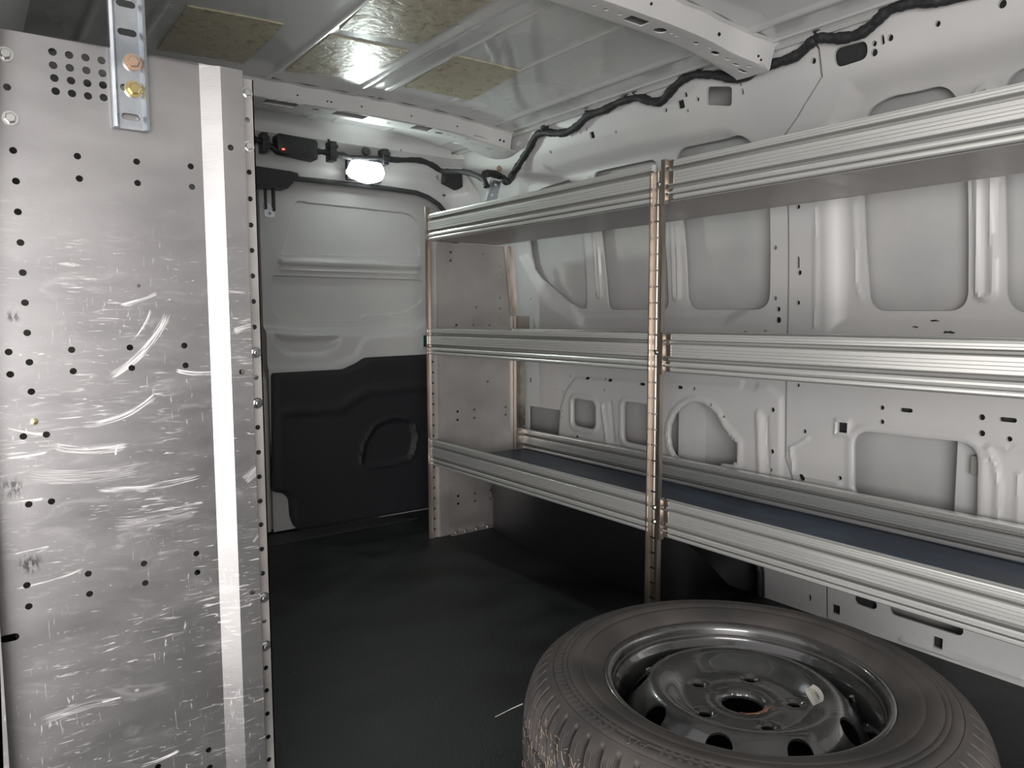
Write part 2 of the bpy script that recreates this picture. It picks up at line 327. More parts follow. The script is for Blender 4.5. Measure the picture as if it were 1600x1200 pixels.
def sheet(mb, outer, holes, step, fn, lip=None, grid=None, outer_lip=False, breaks=(), deep=None, lines=()):
    """triangulated sheet in (u,v); fn(P Nx2)->Nx3; lip = vector added for the sheet's thickness at the holes"""
    gs = grid or (step, step)
    def dens(poly, st):
        o = []
        for i in range(len(poly)):
            a, b = np.array(poly[i]), np.array(poly[(i+1) % len(poly)]); k = max(1, int(np.hypot(*((b-a)/np.array(gs)))/1.0))
            o += [tuple(a+(b-a)*t/k) for t in range(k)]
        return o
    outer = dens(outer, step); holes = [dens(h, step) for h in holes]
    pts = list(outer); loops = [list(range(len(outer)))]
    for h in holes: s0 = len(pts); pts += h; loops.append(list(range(s0, len(pts))))
    U = np.array(outer); u0, v0 = U.min(0); u1, v1 = U.max(0)
    gu = np.arange(u0+gs[0]*.5, u1, gs[0]); gv = np.arange(v0+gs[1]*.5, v1, gs[1])
    if len(gu)*len(gv) > 1:
        G = np.stack(np.meshgrid(gu, gv), -1).reshape(-1, 2); G = G[pip(G, outer)]
        for h in holes:
            if len(G): G = G[~pip(G, h)]
        pts += [tuple(g) for g in G]
    edges = [(L[i], L[(i+1) % len(L)]) for L in loops for i in range(len(L))]
    for ln in lines:
        a = np.array(ln); c = (a.max(0)+a.min(0))/2; sz = np.ptp(a, 0)
        for off in (0, .0035, .010):
            q = dens([tuple(v) for v in c+(a-c)*(1-2*off/sz)], step); s0 = len(pts); pts += q; edges += [(s0+t, s0+(t+1) % len(q)) for t in range(len(q))]
    for bu in breaks:
        k = int((v1-v0)/.02)+1; s0 = len(pts)
        pts += [(bu, v0+.0004+(v1-v0-.0008)*t/k) for t in range(k+1)]; edges += [(s0+t, s0+t+1) for t in range(k)]
    vv, ee, ff, *_ = delaunay_2d_cdt([Vector((float(p[0]), float(p[1]))) for p in pts], edges, [], 0, 1e-6, False)
    V = np.array([(p.x, p.y) for p in vv]); T = np.array([f for f in ff if len(f) == 3])
    cen = V[T].mean(1); ok = pip(cen, outer)
    for h in holes: ok &= ~pip(cen, h)
    T = T[ok]; W = fn(V); used = np.unique(T); rm = -np.ones(len(V), int); rm[used] = np.arange(len(used))
    mb.add(W[used].tolist(), rm[T].tolist())
    if lip is not None:
        lv = np.array(lip, float)
        for hi, L in enumerate(([outer] if outer_lip else [])+holes):
            Pq = fn(np.array(L)); n = len(L); hi -= 1 if outer_lip else 0
            lw = np.array([deep, 0, 0]) if (deep and hi >= 0 and np.ptp(np.array(L), 0).max() > .05 and np.ptp(np.array(L), 0).min() > .03) else lv
            if lw is not lv: Q = Pq.copy(); Q[:, 0] = prof(Pq[:, 2])+np.interp(Pq[:, 2], [0, .70, .78, 1.30, 1.38], [.085, .085, .052, .052, .11])+.001; lw = Q-Pq
            mb.add(np.vstack([Pq, Pq+lw]).tolist(), [(i, (i+1) % n, n+(i+1) % n, n+i) for i in range(n)])
    return mb
def struct(name, mb, mat, parent=None, ang=35, recalc=True, label=None):
    o = part(name, mb, mat, parent, label, 'structure' if parent is None else None, ang, recalc); return o

# ================================================================== FLOOR
mb = MB(); g = .03
sheet(mb, [(-.02, -1.62), (1.95, -1.62), (1.95, 2.76), (-.02, 2.76)], [], .25, lambda P: np.c_[P, np.zeros(len(P))])
floor = struct('floor', mb, 'floor', recalc=False)
# grooved step strip in front of the rear door
mb = MB()
for k in range(9):
    x0 = .80; y0 = 2.56+k*.016
    mb.prism([(0, 0), (.003, .004), (.009, .004), (.012, 0)], lambda a, b, t, y0=y0: (t, y0+a, b), x0, 1.42-k*.02)
part('grooved_tread_strip', mb, 'black', floor)
# ================================================================== RIGHT WALL
ZP = [-.05, .0, .62, .80, .95, 1.05, 1.20, 1.30, 1.325, 1.375, 1.45, 1.475, 1.52]
XP = [1.80, 1.80, 1.80, 1.795, 1.785, 1.775, 1.758, 1.742, 1.730, 1.700, 1.672, 1.655, 1.60]
def prof(z): return np.interp(z, ZP, XP)
def wpt(x, y):
    X = 1.78
    for _ in range(12): p = at(x, y, 0, X); X = float(prof(p.z))
    return (p.y, p.z)
def W(pts): return [wpt(*p) for p in pts]
def hull_px(pts): return W(pts)
pan_front = W([(1298, 514), (1296, 330), (1300, 190), (1330, 132), (1390, 110), (1450, 98), (1600, 62), (1800, 8), (1800, 520)])
pan_rear = W([(1190, 400), (1186, 260), (1172, 222), (1130, 204), (1000, 226), (880, 258), (812, 278), (806, 330), (812, 400), (850, 470), (905, 507), (1130, 507), (1178, 478)])
lower_frame = W([(884, 612), (900, 590), (1200, 603), (1222, 620), (1222, 800), (1180, 900), (872, 705), (876, 640)])
O1 = rounded(W([(897, 622), (932, 628), (932, 671), (897, 664)]), .022)
O2 = rounded(W([(976, 627), (1022, 634), (1022, 699), (976, 689)]), .022)
O3 = W([(1048, 680), (1049, 665), (1056, 648), (1066, 637), (1078, 630), (1090, 628), (1101, 631), (1111, 637), (1121, 647), (1128, 660), (1133, 670), (1140, 677), (1141, 681), (1145, 682), (1146, 687), (1150, 689), (1153, 692), (1153, 722), (1149, 722), (1147, 726), (1130, 724), (1124, 732), (1070, 722), (1056, 710), (1050, 697)])
O4 = rounded(W([(1334, 672), (1529, 693), (1526, 832), (1334, 782)]), .045, 7)
O0 = rounded(W([(826, 634), (876, 641), (874, 684), (826, 672)]), .012)
U1 = W([(845, 291), (881, 280), (893, 290), (905, 366), (911, 470), (909, 482), (900, 482), (880, 471), (840, 436), (829, 420), (823, 400), (819, 370), (818, 320), (825, 300)])
U2 = rounded(W([(919, 268), (1018, 246), (1030, 340), (1038, 484), (943, 484)]), .03, 6)
U3 = rounded(W([(1046, 232), (1168, 207), (1203, 300), (1203, 484), (1067, 484), (1062, 380)]), .05, 8)
U4 = rounded(W([(1346, 170), (1380, 148), (1427, 140), (1470, 128), (1496, 160), (1506, 289), (1506, 486), (1352, 486), (1344, 382), (1340, 280)]), .045, 8)
U5 = rounded(W([(1560, 112), (1720, 60), (1760, 500), (1566, 488), (1563, 281)]), .05, 8)
def rc(x, y, r, ry=None, n=10): u, v = wpt(x, y); return circ(u, v, r, n, ry)
def rs(x, y, a, b, rot=0): u, v = wpt(x, y); return slot(u, v, a, b, rot=rot)
def rq(x, y, a, b): u, v = wpt(x, y); return rrect(u-a, v-b, u+a, v+b, min(a, b)*.2, 2)
rear_holes = [O1, O2, O3, O0, U1, U2, U3,
    rc(907, 207, .005), rq(925, 211, .011, .010), rq(916, 202, .005, .005), rc(962, 206, .005), rc(894, 213, .003), rc(860, 237, .006),
    rq(1064, 163, .012, .011), rq(1071, 148, .006, .006), rc(1090, 155, .006), rc(1074, 173, .005), rc(1040, 172, .006),
    rounded(W([(1104, 135), (1144, 135), (1144, 166), (1104, 164)]), .012), rc(1157, 132, .004), rs(1160, 143, .004, .008), rc(1271, 95, .007),
    rc(1211, 387, .006), rc(1211, 466, .006), rc(1216, 483, .007), rc(1216, 500, .009), rc(1240, 204, .005),
    rc(829, 467, .004), rc(880, 651, .005), rc(880, 641, .005), rc(869, 608, .004), rc(838, 605, .004), rq(828, 594, .008, .010),
    rc(891, 588, .005), rs(918, 591, .014, .005), rc(946, 593, .006), rs(954, 594, .013, .005), rs(1005, 600, .014, .005), rc(888, 603, .005), rc(946, 609, .005),
    rs(1064, 605, .012, .005), rc(1086, 607, .006), rc(1114, 632, .005), rc(1133, 651, .004), rc(1150, 685, .0035),
    rc(1209, 640, .007), rc(1208, 705, .007), rc(1206, 734, .006), rc(1206, 746, .006), rc(1039, 676, .004), rs(903, 682, .010, .004), rc(880, 612, .004), rs(1265, 934, .004, .009)]
front_holes = [O4, U4, U5,
    rounded(W([(1301, 76), (1355, 62), (1356, 91), (1306, 107)]), .02), rc(1366, 68, .006), rc(1366, 82, .008), rs(1379, 62, .004, .010), rc(1391, 59, .007), rc(1465, 37, .006), rc(1566, 6, .008),
    rs(1247, 410, .004, .016), rc(1249, 426, .007), rc(1247, 473, .006), rc(1247, 323, .006), rc(1247, 602, .005),
    rc(1378, 637, .006), rc(1378, 659, .006), rs(1416, 641, .015, .005), rc(1534, 652, .007), rc(1534, 677, .007), rs(1575, 656, .017, .005), rc(1577, 686, .006),
    rq(1316, 668, .012, .013), rc(1257, 674, .006), rc(1253, 746, .010), rc(1312, 747, .006), rq(1226, 717, .008, .008)[:0] or rc(1238, 748, .002),
    rq(1306, 952, .011, .012), rq(1465, 1004, .011, .013), rs(1352, 941, .03, .012), rs(1445, 968, .085, .013)]
seam = W([(1279, 76), (1284, 120), (1256, 165), (1227, 209), (1231, 325), (1230, 517), (1228, 600), (1227, 715), (1240, 755), (1291, 800), (1291, 900), (1292, 965)])
top_l = wpt(1279, 46); seam = [(seam[0][0]+.02, 1.475)]+seam+[(seam[-1][0]-.01, .0)]
def wall_x(P):
    y, z = P[:, 0], P[:, 1]; X = prof(z)
    X = X + .022*sstep(-sdist(P, pan_front), -.018, .036)
    X = X + .022*sstep(-sdist(P, pan_rear), -.012, .03)
    X = X - .006*sstep(-sdist(P, lower_frame), -.004, .006)
    for o, a in ((O1, 1), (O2, 1), (O3, 1), (O4, .6)):
        d = sdist(P, o); X = X - .005*a*sstep(d, .0, .004)*(1-sstep(d, .014, .022))
    # pressed ribs between the window openings
    for pl_, h, hw in (((W([(921, 366), (930, 460)])), .010, .017), (W([(1046, 355), (1050, 463)]), .010, .018), (W([(1529, 285), (1533, 455)]), .014, .026)):
        pl2 = [(pl_[0][0]+.0, 1.26), pl_[1]]; d = sdist(P, pl2, False); X = X - h*.7*(1-sstep(d, hw*.6, hw))+ h*.45*(1-sstep(d, hw*.15, hw*.5))
    for pts, h, hw in (([(943, 632), (951, 692)], .006, .010), ([(955, 630), (960, 690)], -.005, .012), ([(1187, 645), (1190, 740)], .006, .012), ([(1199, 650), (1202, 742)], -.004, .008),
                       ([(1274, 322), (1274, 512)], .0035, .007), ([(1327, 315), (1330, 440), (1338, 466)], .003, .007),
                       ([(1543, 700), (1556, 730), (1560, 760), (1558, 850)], .0045, .009), ([(1592, 740), (1590, 860)], .004, .008), ([(1545, 698), (1566, 697), (1577, 705), (1588, 699), (1610, 702)], .003, .006),
                       ([(1236, 700), (1240, 740), (1310, 755)], .005, .008), ([(1236, 700), (1262, 685)], .004, .007), ([(1410, 1000), (1600, 1060)], .006, .009)):
        d = sdist(P, W(pts), False); X = X - h*(1-sstep(d, hw*.3, hw))
    u, v = wpt(1316, 668); q = np.maximum(abs(y-u), abs(v-z)); X = X - .005*(1-sstep(q, .020, .024))*sstep(q, .012, .014)
    u, v = wpt(1171, 602); q = np.maximum(abs(y-u)*.55, abs(v-z)); X = X + .004*(1-sstep(q, .012, .016))
    # round pressed boss beside the harness
    u, v = wpt(1150, 150)
    return np.c_[X, y, z]
wall = MB()
sheet(wall, [(-1.6, -.01), (2.74, -.01), (2.74, 1.5), (-1.6, 1.5)], [], .05,
      lambda P: np.c_[prof(P[:, 1])+np.interp(P[:, 1], [0, .70, .78, 1.30, 1.38], [.085, .085, .052, .052, .11]), P])
wall.box((1.70, -1.6, 1.502), (1.95, 2.76, 1.51)); wall.box((1.90, -1.6, 0), (1.95, 2.76, 1.51)); wall.box((-.02, 2.76, 0), (1.95, 2.78, 1.51)); wall.box((-.02, -1.62, 1.512), (1.95, 2.78, 1.52))
wall_right = struct('wall_right', wall, 'skin', recalc=False)
YF = .36
def run(poly, holes, name):
    mb = MB(); sheet(mb, poly, holes, .0066, wall_x, lip=(.008, 0, 0), outer_lip=True); o = part(name, mb, 'paint', wall_right, recalc=False, ang=40)
    # added dark sheet close behind paints shade into the small holes; wider cut-outs
    big = []
    for h in holes:
        h = np.array(h); d = np.ptp(h, 0)
        if min(d) > .045 or max(d) > .12: c = (h.max(0)+h.min(0))/2; big.append([tuple(p) for p in c+(h-c)*(1+.036/d)])
    c = np.array(poly); q = [(min(max(y, YF+.01), 2.70), min(max(z, .01), 1.465)) for y, z in poly]
    mb = MB(); sheet(mb, q, big, .03, lambda P: wall_x(P)+np.array([[.016, 0, 0]])); part('hole_shade_sheet', mb, 'hole_shade_rub', wall_right, recalc=False)
    return o
rear_poly = [(2.715, -.004), (2.715, 1.475)]+[(s_[0]+.0028, s_[1]) for s_ in seam]
front_poly = [(YF, 1.475), (YF, -.004)]+[(s_[0]-.0028, s_[1]) for s_ in seam[::-1]]
run(rear_poly, rear_holes, 'inner_panel'); run(front_poly, front_holes, 'inner_panel')
mb = MB(); sheet(mb, [(-1.6, 0), (YF-.003, 0), (YF-.003, 1.475), (-1.6, 1.475)], [], .08, wall_x); part('inner_panel', mb, 'paint', wall_right, recalc=False)
# inner stiffeners seen through the lower openings
mb = MB()
for (x, y), wd in (((1062, 680), .035), ((1520, 760), .05)):
    u, v = wpt(x, y); mb.box((1.835, u-wd, .1), (1.842, u+wd, .75)); mb.box((1.842, u-wd, .1), (1.884, u-wd+.004, .75)); mb.box((1.842, u+wd-.004, .1), (1.884, u+wd, .75))
part('stiffener', mb, 'paint', wall_right)
u, v = wpt(1522, 728); mb = MB().box((1.815, u-.012, v-.025), (1.835, u+.014, v+.02), .004); part('foam_block', mb, 'foam', wall_right)
# black rub marks on the painted panel
for x, y, a, b in ((1455, 501, .010, .0022), (1428, 511, .007, .0018), (1481, 519, .012, .003), (1196, 517, .006, .0015), (1165, 518, .005, .0015)):
    u, v = wpt(x, y); pts = [(u+a*math.cos(t)*(1+.35*math.sin(3*t+x)), v+b*math.sin(t)*(1+.5*math.cos(4*t+y))+.25*a*math.cos(t)*.3) for t in np.linspace(0, 2*PI, 14)[:-1]]
    P = wall_x(np.array(pts)); P[:, 0] -= .0008; n = len(P); mb = MB(); mb.add(P.tolist(), [tuple(range(n))]); part('rub_mark', mb, 'hole_shade_rub', wall_right, recalc=False)
# ================================================================== ROOF
def roof_z(x): return 1.502-.045*np.clip((np.asarray(x)-.92)/.76, -1.3, 1.3)**4-.004
ribs = [(.765, .009, .0035), (1.03, .014, .005), (1.558, .012, .004), (.40, .009, .0035), (.27, .010, .0035)]
lows = [(1.11, .004, .003), (1.32, .003, .002), (1.63, .004, .003)]
xs = set(np.arange(.10, 1.70, .03).round(4))
for x, hw, h in ribs+lows:
    for k in (-1.6, -1, -.5, 0, .5, 1, 1.6): xs.add(round(x+k*hw, 4))
xs = sorted(xs)
def roof_rib(x, y):
    z = float(roof_z(x))
    for rx, hw, h in ribs+lows: z -= h*float(1-sstep(abs(x-rx), hw*.5, hw*1.3))*float(sstep(abs(y-2.245), .0, .02)*0+1)
    return z
ys = [-1.6, -1, -.4, 0, .4, .8, 1.1, 1.17, 1.27, 1.5, 1.8, 2.1, 2.24, 2.4, 2.55, 2.72]
mb = MB(); mb.add([(x, y, roof_rib(x, y)) for y in ys for x in xs], [(j*len(xs)+i, j*len(xs)+i+1, (j+1)*len(xs)+i+1, (j+1)*len(xs)+i) for j in range(len(ys)-1) for i in range(len(xs)-1)])
ceiling = struct('ceiling', mb, 'roof', ang=50, recalc=False)
# roof bows: pressed hat sections with real slots
def bow(y0, depth, wid, holes, x0=.12, x1=1.645):
    cross = [(0, 0), (.012, .004), (.020, depth*.5), (.026, depth), (.026+wid, depth), (.034+wid, depth*.4), (.046+wid, .004), (.06+wid, 0)]
    L = [0]
    for a, b in zip(cross, cross[1:]): L.append(L[-1]+math.hypot(b[0]-a[0], b[1]-a[1]))
    def fn(P):
        a = np.interp(P[:, 1], L, [c[0] for c in cross]); b = np.interp(P[:, 1], L, [c[1] for c in cross])
        e = 1+.15*sstep(P[:, 0], 1.42, 1.62)
        wob = .0025*np.sin(P[:, 0]*55)*np.exp(-((P[:, 1]-.006)/.01)**2)
        return np.c_[P[:, 0], y0+a*1.0-(.022*sstep(P[:, 0], 1.50, 1.64)*(P[:, 1] < L[4])), roof_z(P[:, 0])-.001-b*e+wob]
    hs = []
    for h in holes:
        kind, x, f = h[0], h[1], h[2]
        v = (L[3]+(L[4]-L[3])*(f-1)) if f >= 1 else L[1]+(L[3]-L[1])*f
        if kind == 'c': hs.append(circ(x, v, h[3], 10, h[4] if len(h) > 4 else None))
        else: hs.append(rrect(x-h[3], v-h[4], x+h[3], v+h[4], .004, 2))
    mb = MB(); sheet(mb, [(x0, 0), (x1, 0), (x1, L[-1]), (x0, L[-1])], hs, .02, fn, lip=(0, 0, .003), grid=(.03, .008))
    return part('roof_bow', mb, 'paint', ceiling, ang=40, recalc=False)
bow(2.235, .052, .085, [('r', .82, 1.36, .050, .024), ('r', 1.045, 1.36, .055, .024), ('r', 1.31, 1.36, .035, .026), ('r', .60, 1.36, .055, .024), ('c', .93, 1.4, .012, .012), ('c', 1.19, 1.5, .008, .005),
                        ('c', 1.385, 1.5, .017, .012), ('c', 1.42, 1.45, .005), ('c', 1.45, 1.5, .005), ('c', 1.53, 1.5, .015, .01), ('c', 1.49, 1.3, .008, .005), ('r', 1.60, 1.6, .02, .006),
                        ('c', .86, .55, .004), ('c', .955, .6, .004), ('c', .968, .6, .004), ('c', 1.07, .55, .004), ('c', 1.25, .55, .004), ('c', 1.43, .55, .004), ('c', 1.60, .6, .005), ('c', 1.615, .6, .005)])
bow(1.150, .050, .075, [('r', 1.235, 1.45, .030, .015), ('c', 1.315, 1.5, .017, .014), ('c', 1.345, 1.4, .005), ('c', 1.365, 1.45, .006, .004), ('c', 1.18, 1.4, .007, .005), ('c', 1.14, 1.4, .007, .005), ('c', 1.105, 1.4, .006, .004),
                        ('c', 1.43, 1.4, .009, .006), ('c', 1.47, 1.3, .004), ('c', 1.50, 1.4, .013, .009), ('r', 1.54, 1.4, .008, .004), ('c', 1.575, 1.5, .010, .006), ('c', 1.60, 1.3, .006), ('r', 1.61, 1.7, .014, .006),
                        ('c', 1.24, .5, .005), ('c', 1.47, .55, .006), ('c', 1.60, .7, .004), ('c', 1.61, .8, .004), ('r', .9, 1.45, .03, .015), ('r', .6, 1.45, .03, .015)])
bow(.10, .050, .075, [])
# side rail strip closing roof to wall
mb = MB()
mb.prism([(1.64, 1.455), (1.652, 1.449), (1.672, 1.455), (1.674, 1.470), (1.66, 1.474)], lambda a, b, t: (a, t, b), -1.6, 2.70, 40)
part('side_rail_flange', mb, 'paint', ceiling)
# saddle pressings where the bows meet the side rail
for y0 in (2.27,):
    mb = MB(); 
    sheet(mb, [(0, 0), (.19, 0), (.19, .15), (0, .15)], [circ(.10, .05, .018, 14, .012), circ(.145, .10, .006)], .012,
          lambda P, y0=y0: np.c_[1.50+P[:, 0]*.95, y0-.02+P[:, 1]+0*P[:, 0], 1.438-.035*sstep(P[:, 0], .0, .19)-.012*np.cos((P[:, 1]-.075)/.15*PI)], lip=(0, 0, .003), outer_lip=True)
    part('corner_saddle', mb, 'paint', ceiling, ang=40, recalc=False)
# ================================================================== REAR WALL (door frame) AND DOORS
YH = 2.665
def RX(pts, Y): return [(at(x, y, 1, Y).x, at(x, y, 1, Y).z) for x, y in pts]
ap = [(.16, .0), (.16, 1.18)]+[(.16+.14-.14*math.cos(t), 1.14+.14*math.sin(t)+.01) for t in (.5, .8, 1.1, 1.4)]+RX([(454, 277), (552, 287), (610, 294), (650, 300), (668, 307), (684, 318), (697, 334), (706, 352), (712, 375)], YH)
apx = ap[-1][0]; ap += [(apx+.01, .9), (apx+.01, .0)]
outer = [(-.02, 0), (.16-.004, 0)]+ap[1:-1]+[(apx+.014, 0), (1.84, 0), (1.84, 1.50), (-.02, 1.50)]
def px(x, y, r, ry=None, n=10): p = at(x, y, 1, YH); return circ(p.x, p.z, r, n, ry)
hh = [px(506, 223, .006), px(608+10, 238, .004), px(694, 268-3, .004), px(683, 278, .005, .012), px(694, 305, .009, .005), px(740, 305, .005), px(453, 232+20, .0)[:0], px(462, 276-2, .012, .003), px(700, 243, .014, .005), px(732, 280, .005)]
hh = [h for h in hh if h]
def head(P):
    x, z = P[:, 0], P[:, 1]; Y = np.full(len(P), YH)
    Y = Y - .045*sstep(z, 1.405, 1.435) - .03*sstep(z, 1.47, 1.5)
    Y = Y - .012*(1-sstep(abs(z-1.335), .01, .035))*(x > .2)*(x < 1.7)
    Y = Y - .10*sstep(x, 1.62, 1.80)
    d = sdist(P, RX([(655, 236), (656, 287), (640, 296)], YH), False); Y = Y + .004*(1-sstep(d, .002, .004))
    return np.c_[x, Y, z]
mb = MB(); sheet(mb, outer, hh, .014, head, lip=(0, .01, 0))
wall_rear = struct('wall_rear', mb, 'paint', ang=40, recalc=False)
# rubber seal round the aperture
pts = [(p[0], YH-.006, p[1]-.004) for p in ap[1:-1]]
sm = []
for a, b in zip(pts, pts[1:]):
    for k in range(4): sm.append(Vector(a).lerp(Vector(b), k/4))
sm.append(Vector(pts[-1]))
part('rubber_door_seal', MB().tube([Vector((pts[0][0], pts[0][1], .01))]+sm+[Vector((apx+.01, YH-.006, .01))], .0095, 8), 'seal', wall_rear)
YD = 2.725
def D(pts): return RX(pts, YD)
rec_up = rounded(D([(462, 312), (480, 316), (560, 324), (638, 333), (654, 345), (658, 402), (437, 397), (452, 350)]), .02)
rec_mid = rounded(D([(424, 430), (660, 437), (661, 468), (650, 480), (628, 492), (568, 494), (564, 503), (450, 505), (430, 488), (424, 470)]), .015)
pocket = rounded(D([(420, 515), (444, 524), (532, 524), (520, 546), (500, 557), (444, 557), (424, 540)]), .03)
trim_poly = rounded(D([(423, 612), (423, 583), (440, 582), (532, 577), (552, 568), (566, 559), (680, 553), (800, 545), (800, 775), (670, 789), (466, 824), (457, 818), (451, 803), (449, 775), (439, 766), (424, 765)]), .012)
ledge = D([(400, 508), (430, 510), (460, 513), (540, 514), (640, 508), (700, 480)])
lowl = D([(430, 572), (450, 573), (515, 570), (548, 556), (560, 532), (575, 524), (700, 520)])
def door_fn(P):
    x, z = P[:, 0], P[:, 1]; Y = np.full(len(P), YD)
    Y = Y + .010*sstep(-sdist(P, rec_up), 0, .0033) + .013*sstep(-sdist(P, rec_mid), 0, .0033)
    # horizontal pressed roll between the two recesses
    c = D([(440, 409), (652, 416)]); d = sdist(P, c, False); Y = Y - .014*(1-sstep(d, .004, .016))
    c = D([(440, 421), (652, 427)]); d = sdist(P, c, False); Y = Y - .007*(1-sstep(d, .002, .009))
    # stepped shelf above the trim
    zl = np.interp(x, [p[0] for p in ledge], [p[1] for p in ledge]); zz = np.interp(x, [p[0] for p in lowl], [p[1] for p in lowl])
    Y = Y - .034*sstep(zl-z, -.004, .028)
    Y = Y + .020*sstep(-sdist(P, pocket), -.004, .030)
    Y = Y - .010*sstep(zz-z, -.012, .010)
    return np.c_[x, Y, z]
mb = MB()
gp = D([(661, 522), (670, 522), (670, 544), (661, 544)])
sheet(mb, [(.885, .012), (apx+.03, .012), (apx+.03, 1.34), (.885, 1.34)], [], .007, door_fn, lip=(0, .012, 0), lines=(rec_up, rec_mid))
door_1 = struct('door_1', mb, 'paint', ang=60, recalc=False)
# black lower trim with pocket pressing
grab = rounded(D([(556, 723), (560, 692), (577, 664), (603, 652), (632, 656), (638, 680), (633, 704), (627, 712), (594, 720)]), .02)
YT = YD-.034
sc = (YT/YD)
def trim_fn(P):
    Y = np.full(len(P), YT-.025); d = sdist(P, grab); Y = Y + .009*sstep(-d, -.004, .012) - .004*(1-sstep(abs(d-.01), .002, .008))
    Y = Y - .004*sstep(-sdist(P, trim_poly), .0, .01)
    d = sdist(P, D([(440, 640), (520, 636), (560, 610), (660, 600)]), False); Y = Y - .005*(1-sstep(d, .004, .03))
    return np.c_[P[:, 0]*1.0-.0, Y, P[:, 1]]
tp = [(p[0]-.014, p[1]+.003) for p in trim_poly]; tp = [(x, max(z, .006)) for x, z in tp]
mb = MB(); sheet(mb, tp, [], .009, trim_fn, lines=(grab,), lip=(0, .025, 0), outer_lip=True)
part('lower_trim_panel', mb, 'trimpanel', door_1, 'black moulded lower trim', recalc=False)
u = RX([(660, 521), (671, 545)], 2.676); part('indicator_bezel', MB().box((u[0][0], 2.674, u[1][1]), (u[1][0], 2.700, u[0][1]), .004), 'paint', door_1)
u = RX([(662, 524), (671, 542)], 2.672); part('lock_indicator', MB().box((u[0][0], 2.671, u[1][1]), (u[1][0], 2.680, u[0][1]), .002), 'green', door_1, 'dark green indicator')
# other rear door, behind the perforated panel
mb = MB(); sheet(mb, [(.13, .012), (.879, .012), (.879, 1.34), (.13, 1.34)], [], .05, lambda P: np.c_[P[:, 0], np.full(len(P), YD+.0)-.034*sstep(.62-P[:, 1], 0, .03), P[:, 1]])
door_2 = struct('door_2', mb, 'paint', recalc=False)
mb = MB(); sheet(mb, rounded([(.2, .03), (.84, .03), (.84, .56), (.2, .56)], .05), [], .05, lambda P: np.c_[P[:, 0], np.full(len(P), YD-.045), P[:, 1]], lip=(0, .02, 0), outer_lip=True)
part('lower_trim_panel', mb, 'trimpanel', door_2, recalc=False)
# white sill edge showing under the door
a, b_, c_, d_ = [at(x, y, 2, .004) for x, y in ((466, 824), (668, 787.5), (670, 791), (466, 826))]
mb = MB(); mb.add([(a.x, 2.668, .0005), (b_.x+.02, 2.668, .0005), (b_.x+.02, 2.685, .006), (a.x, 2.676, .003), (b_.x+.02, 2.69, .0005), (a.x, 2.69, .0005)], [(0, 1, 2, 3), (3, 2, 4, 5), (0, 3, 5), (1, 4, 2)])
trim_1 = struct('trim_1', mb, 'white')
# ================================================================== LEFT WALL (behind the left unit) and cab bulkhead edges
mb = MB()
sheet(mb, [(1.17, 0), (2.72, 0), (2.72, 1.5), (1.17, 1.5)], [rrect(1.4, .85, 1.8, 1.2, .05), rrect(1.9, .85, 2.3, 1.2, .05)], .06, lambda P: np.c_[.02+(1.80-prof(P[:, 1])), P], lip=(-.02, 0, 0))
sheet(mb, [(-1.6, 1.36), (1.17, 1.36), (1.17, 1.5), (-1.6, 1.5)], [], .06, lambda P: np.c_[.02+(1.80-prof(P[:, 1])), P])
sheet(mb, [(1.17, 0), (2.72, 0), (2.72, 1.5), (1.17, 1.5)], [], .3, lambda P: np.c_[-.02+(1.80-prof(P[:, 1])), P])
wall_left = struct('wall_left', mb, 'paint', recalc=False)
mb = MB()
mb.box((-.02, -1.62, 0), (1.95, -1.60, .95)); mb.box((-.02, -1.62, 1.34), (1.95, -1.60, 1.52))
wall_front = struct('wall_front', mb, 'black')
# ================================================================== WHEEL ARCH COVER
mb = MB(); na, nb = 40, 10
vs = []; 
for i in range(na+1):
    t = PI*i/na; cyy = 1.80-.545*math.cos(t)*(1.0)
    hz = .265*math.sin(t)**.55
    for j in range(nb+1):
        s_ = j/nb
        # from wall (s=0) to inner face foot (s=1)
        x = 1.80-.27*min(1, s_*1.35)**.75*(math.sin(t)**.25 if 0 < i < na else 0)
        z = hz*(1 if s_ < .7 else max(0, 1-((s_-.7)/.3)**1.5)) * (1-.1*s_)
        yy = cyy+(.03*math.cos(t) if s_ > .7 else 0)
        vs.append((x, yy, max(z, .001)))
mb.add(vs, [(i*(nb+1)+j, i*(nb+1)+j+1, (i+1)*(nb+1)+j+1, (i+1)*(nb+1)+j) for i in range(na) for j in range(nb)])
# bottom flange bead against the wall
mb.tube([(1.790, 1.80-.56*math.cos(PI*i/30), .27*math.sin(PI*i/30)**.6+.004) for i in range(31)], .012, 8)
arch = part('wheel_arch_cover', mb, 'arch', None, ang=60)
tag(arch, 'black plastic wheel arch cover on the floor under the lowest shelf', 'arch cover')
# ================================================================== SHELVING
XF = 1.338
RAIL = [(.003, .000), (.001, .0012), (-.0070, .0025), (-.0100, .0050), (-.0100, .0090), (-.0080, .0115), (-.0010, .0122), (-.0010, .0150), (-.0085, .0158), (-.0105, .0185), (-.0105, .0225), (-.0080, .0262), (.0020, .0285), (.0020, .0330),
        (-.0075, .0368), (-.0090, .0382), (-.0090, .0440), (-.0074, .0442), (-.0074, .0450), (-.0090, .0452), (-.0090, .0505), (-.0074, .0507), (-.0074, .0515), (-.0090, .0517), (-.0090, .0572), (-.0076, .0574), (-.0076, .0581), (-.0090, .0583), (-.0088, .0655), (-.0055, .0675), (.0030, .0695), (.0030, .0738), (-.0060, .0768), (-.0092, .0778), (-.0092, .0812), (-.0078, .0814), (-.0078, .0822), (-.0092, .0824), (-.0092, .0868), (-.0078, .0870), (-.0078, .0877), (-.0090, .0879), (-.0082, .0905), (-.003, .0915), (.0085, .0915), (.0085, .0898), (.0060, .087), (.0060, .002)]
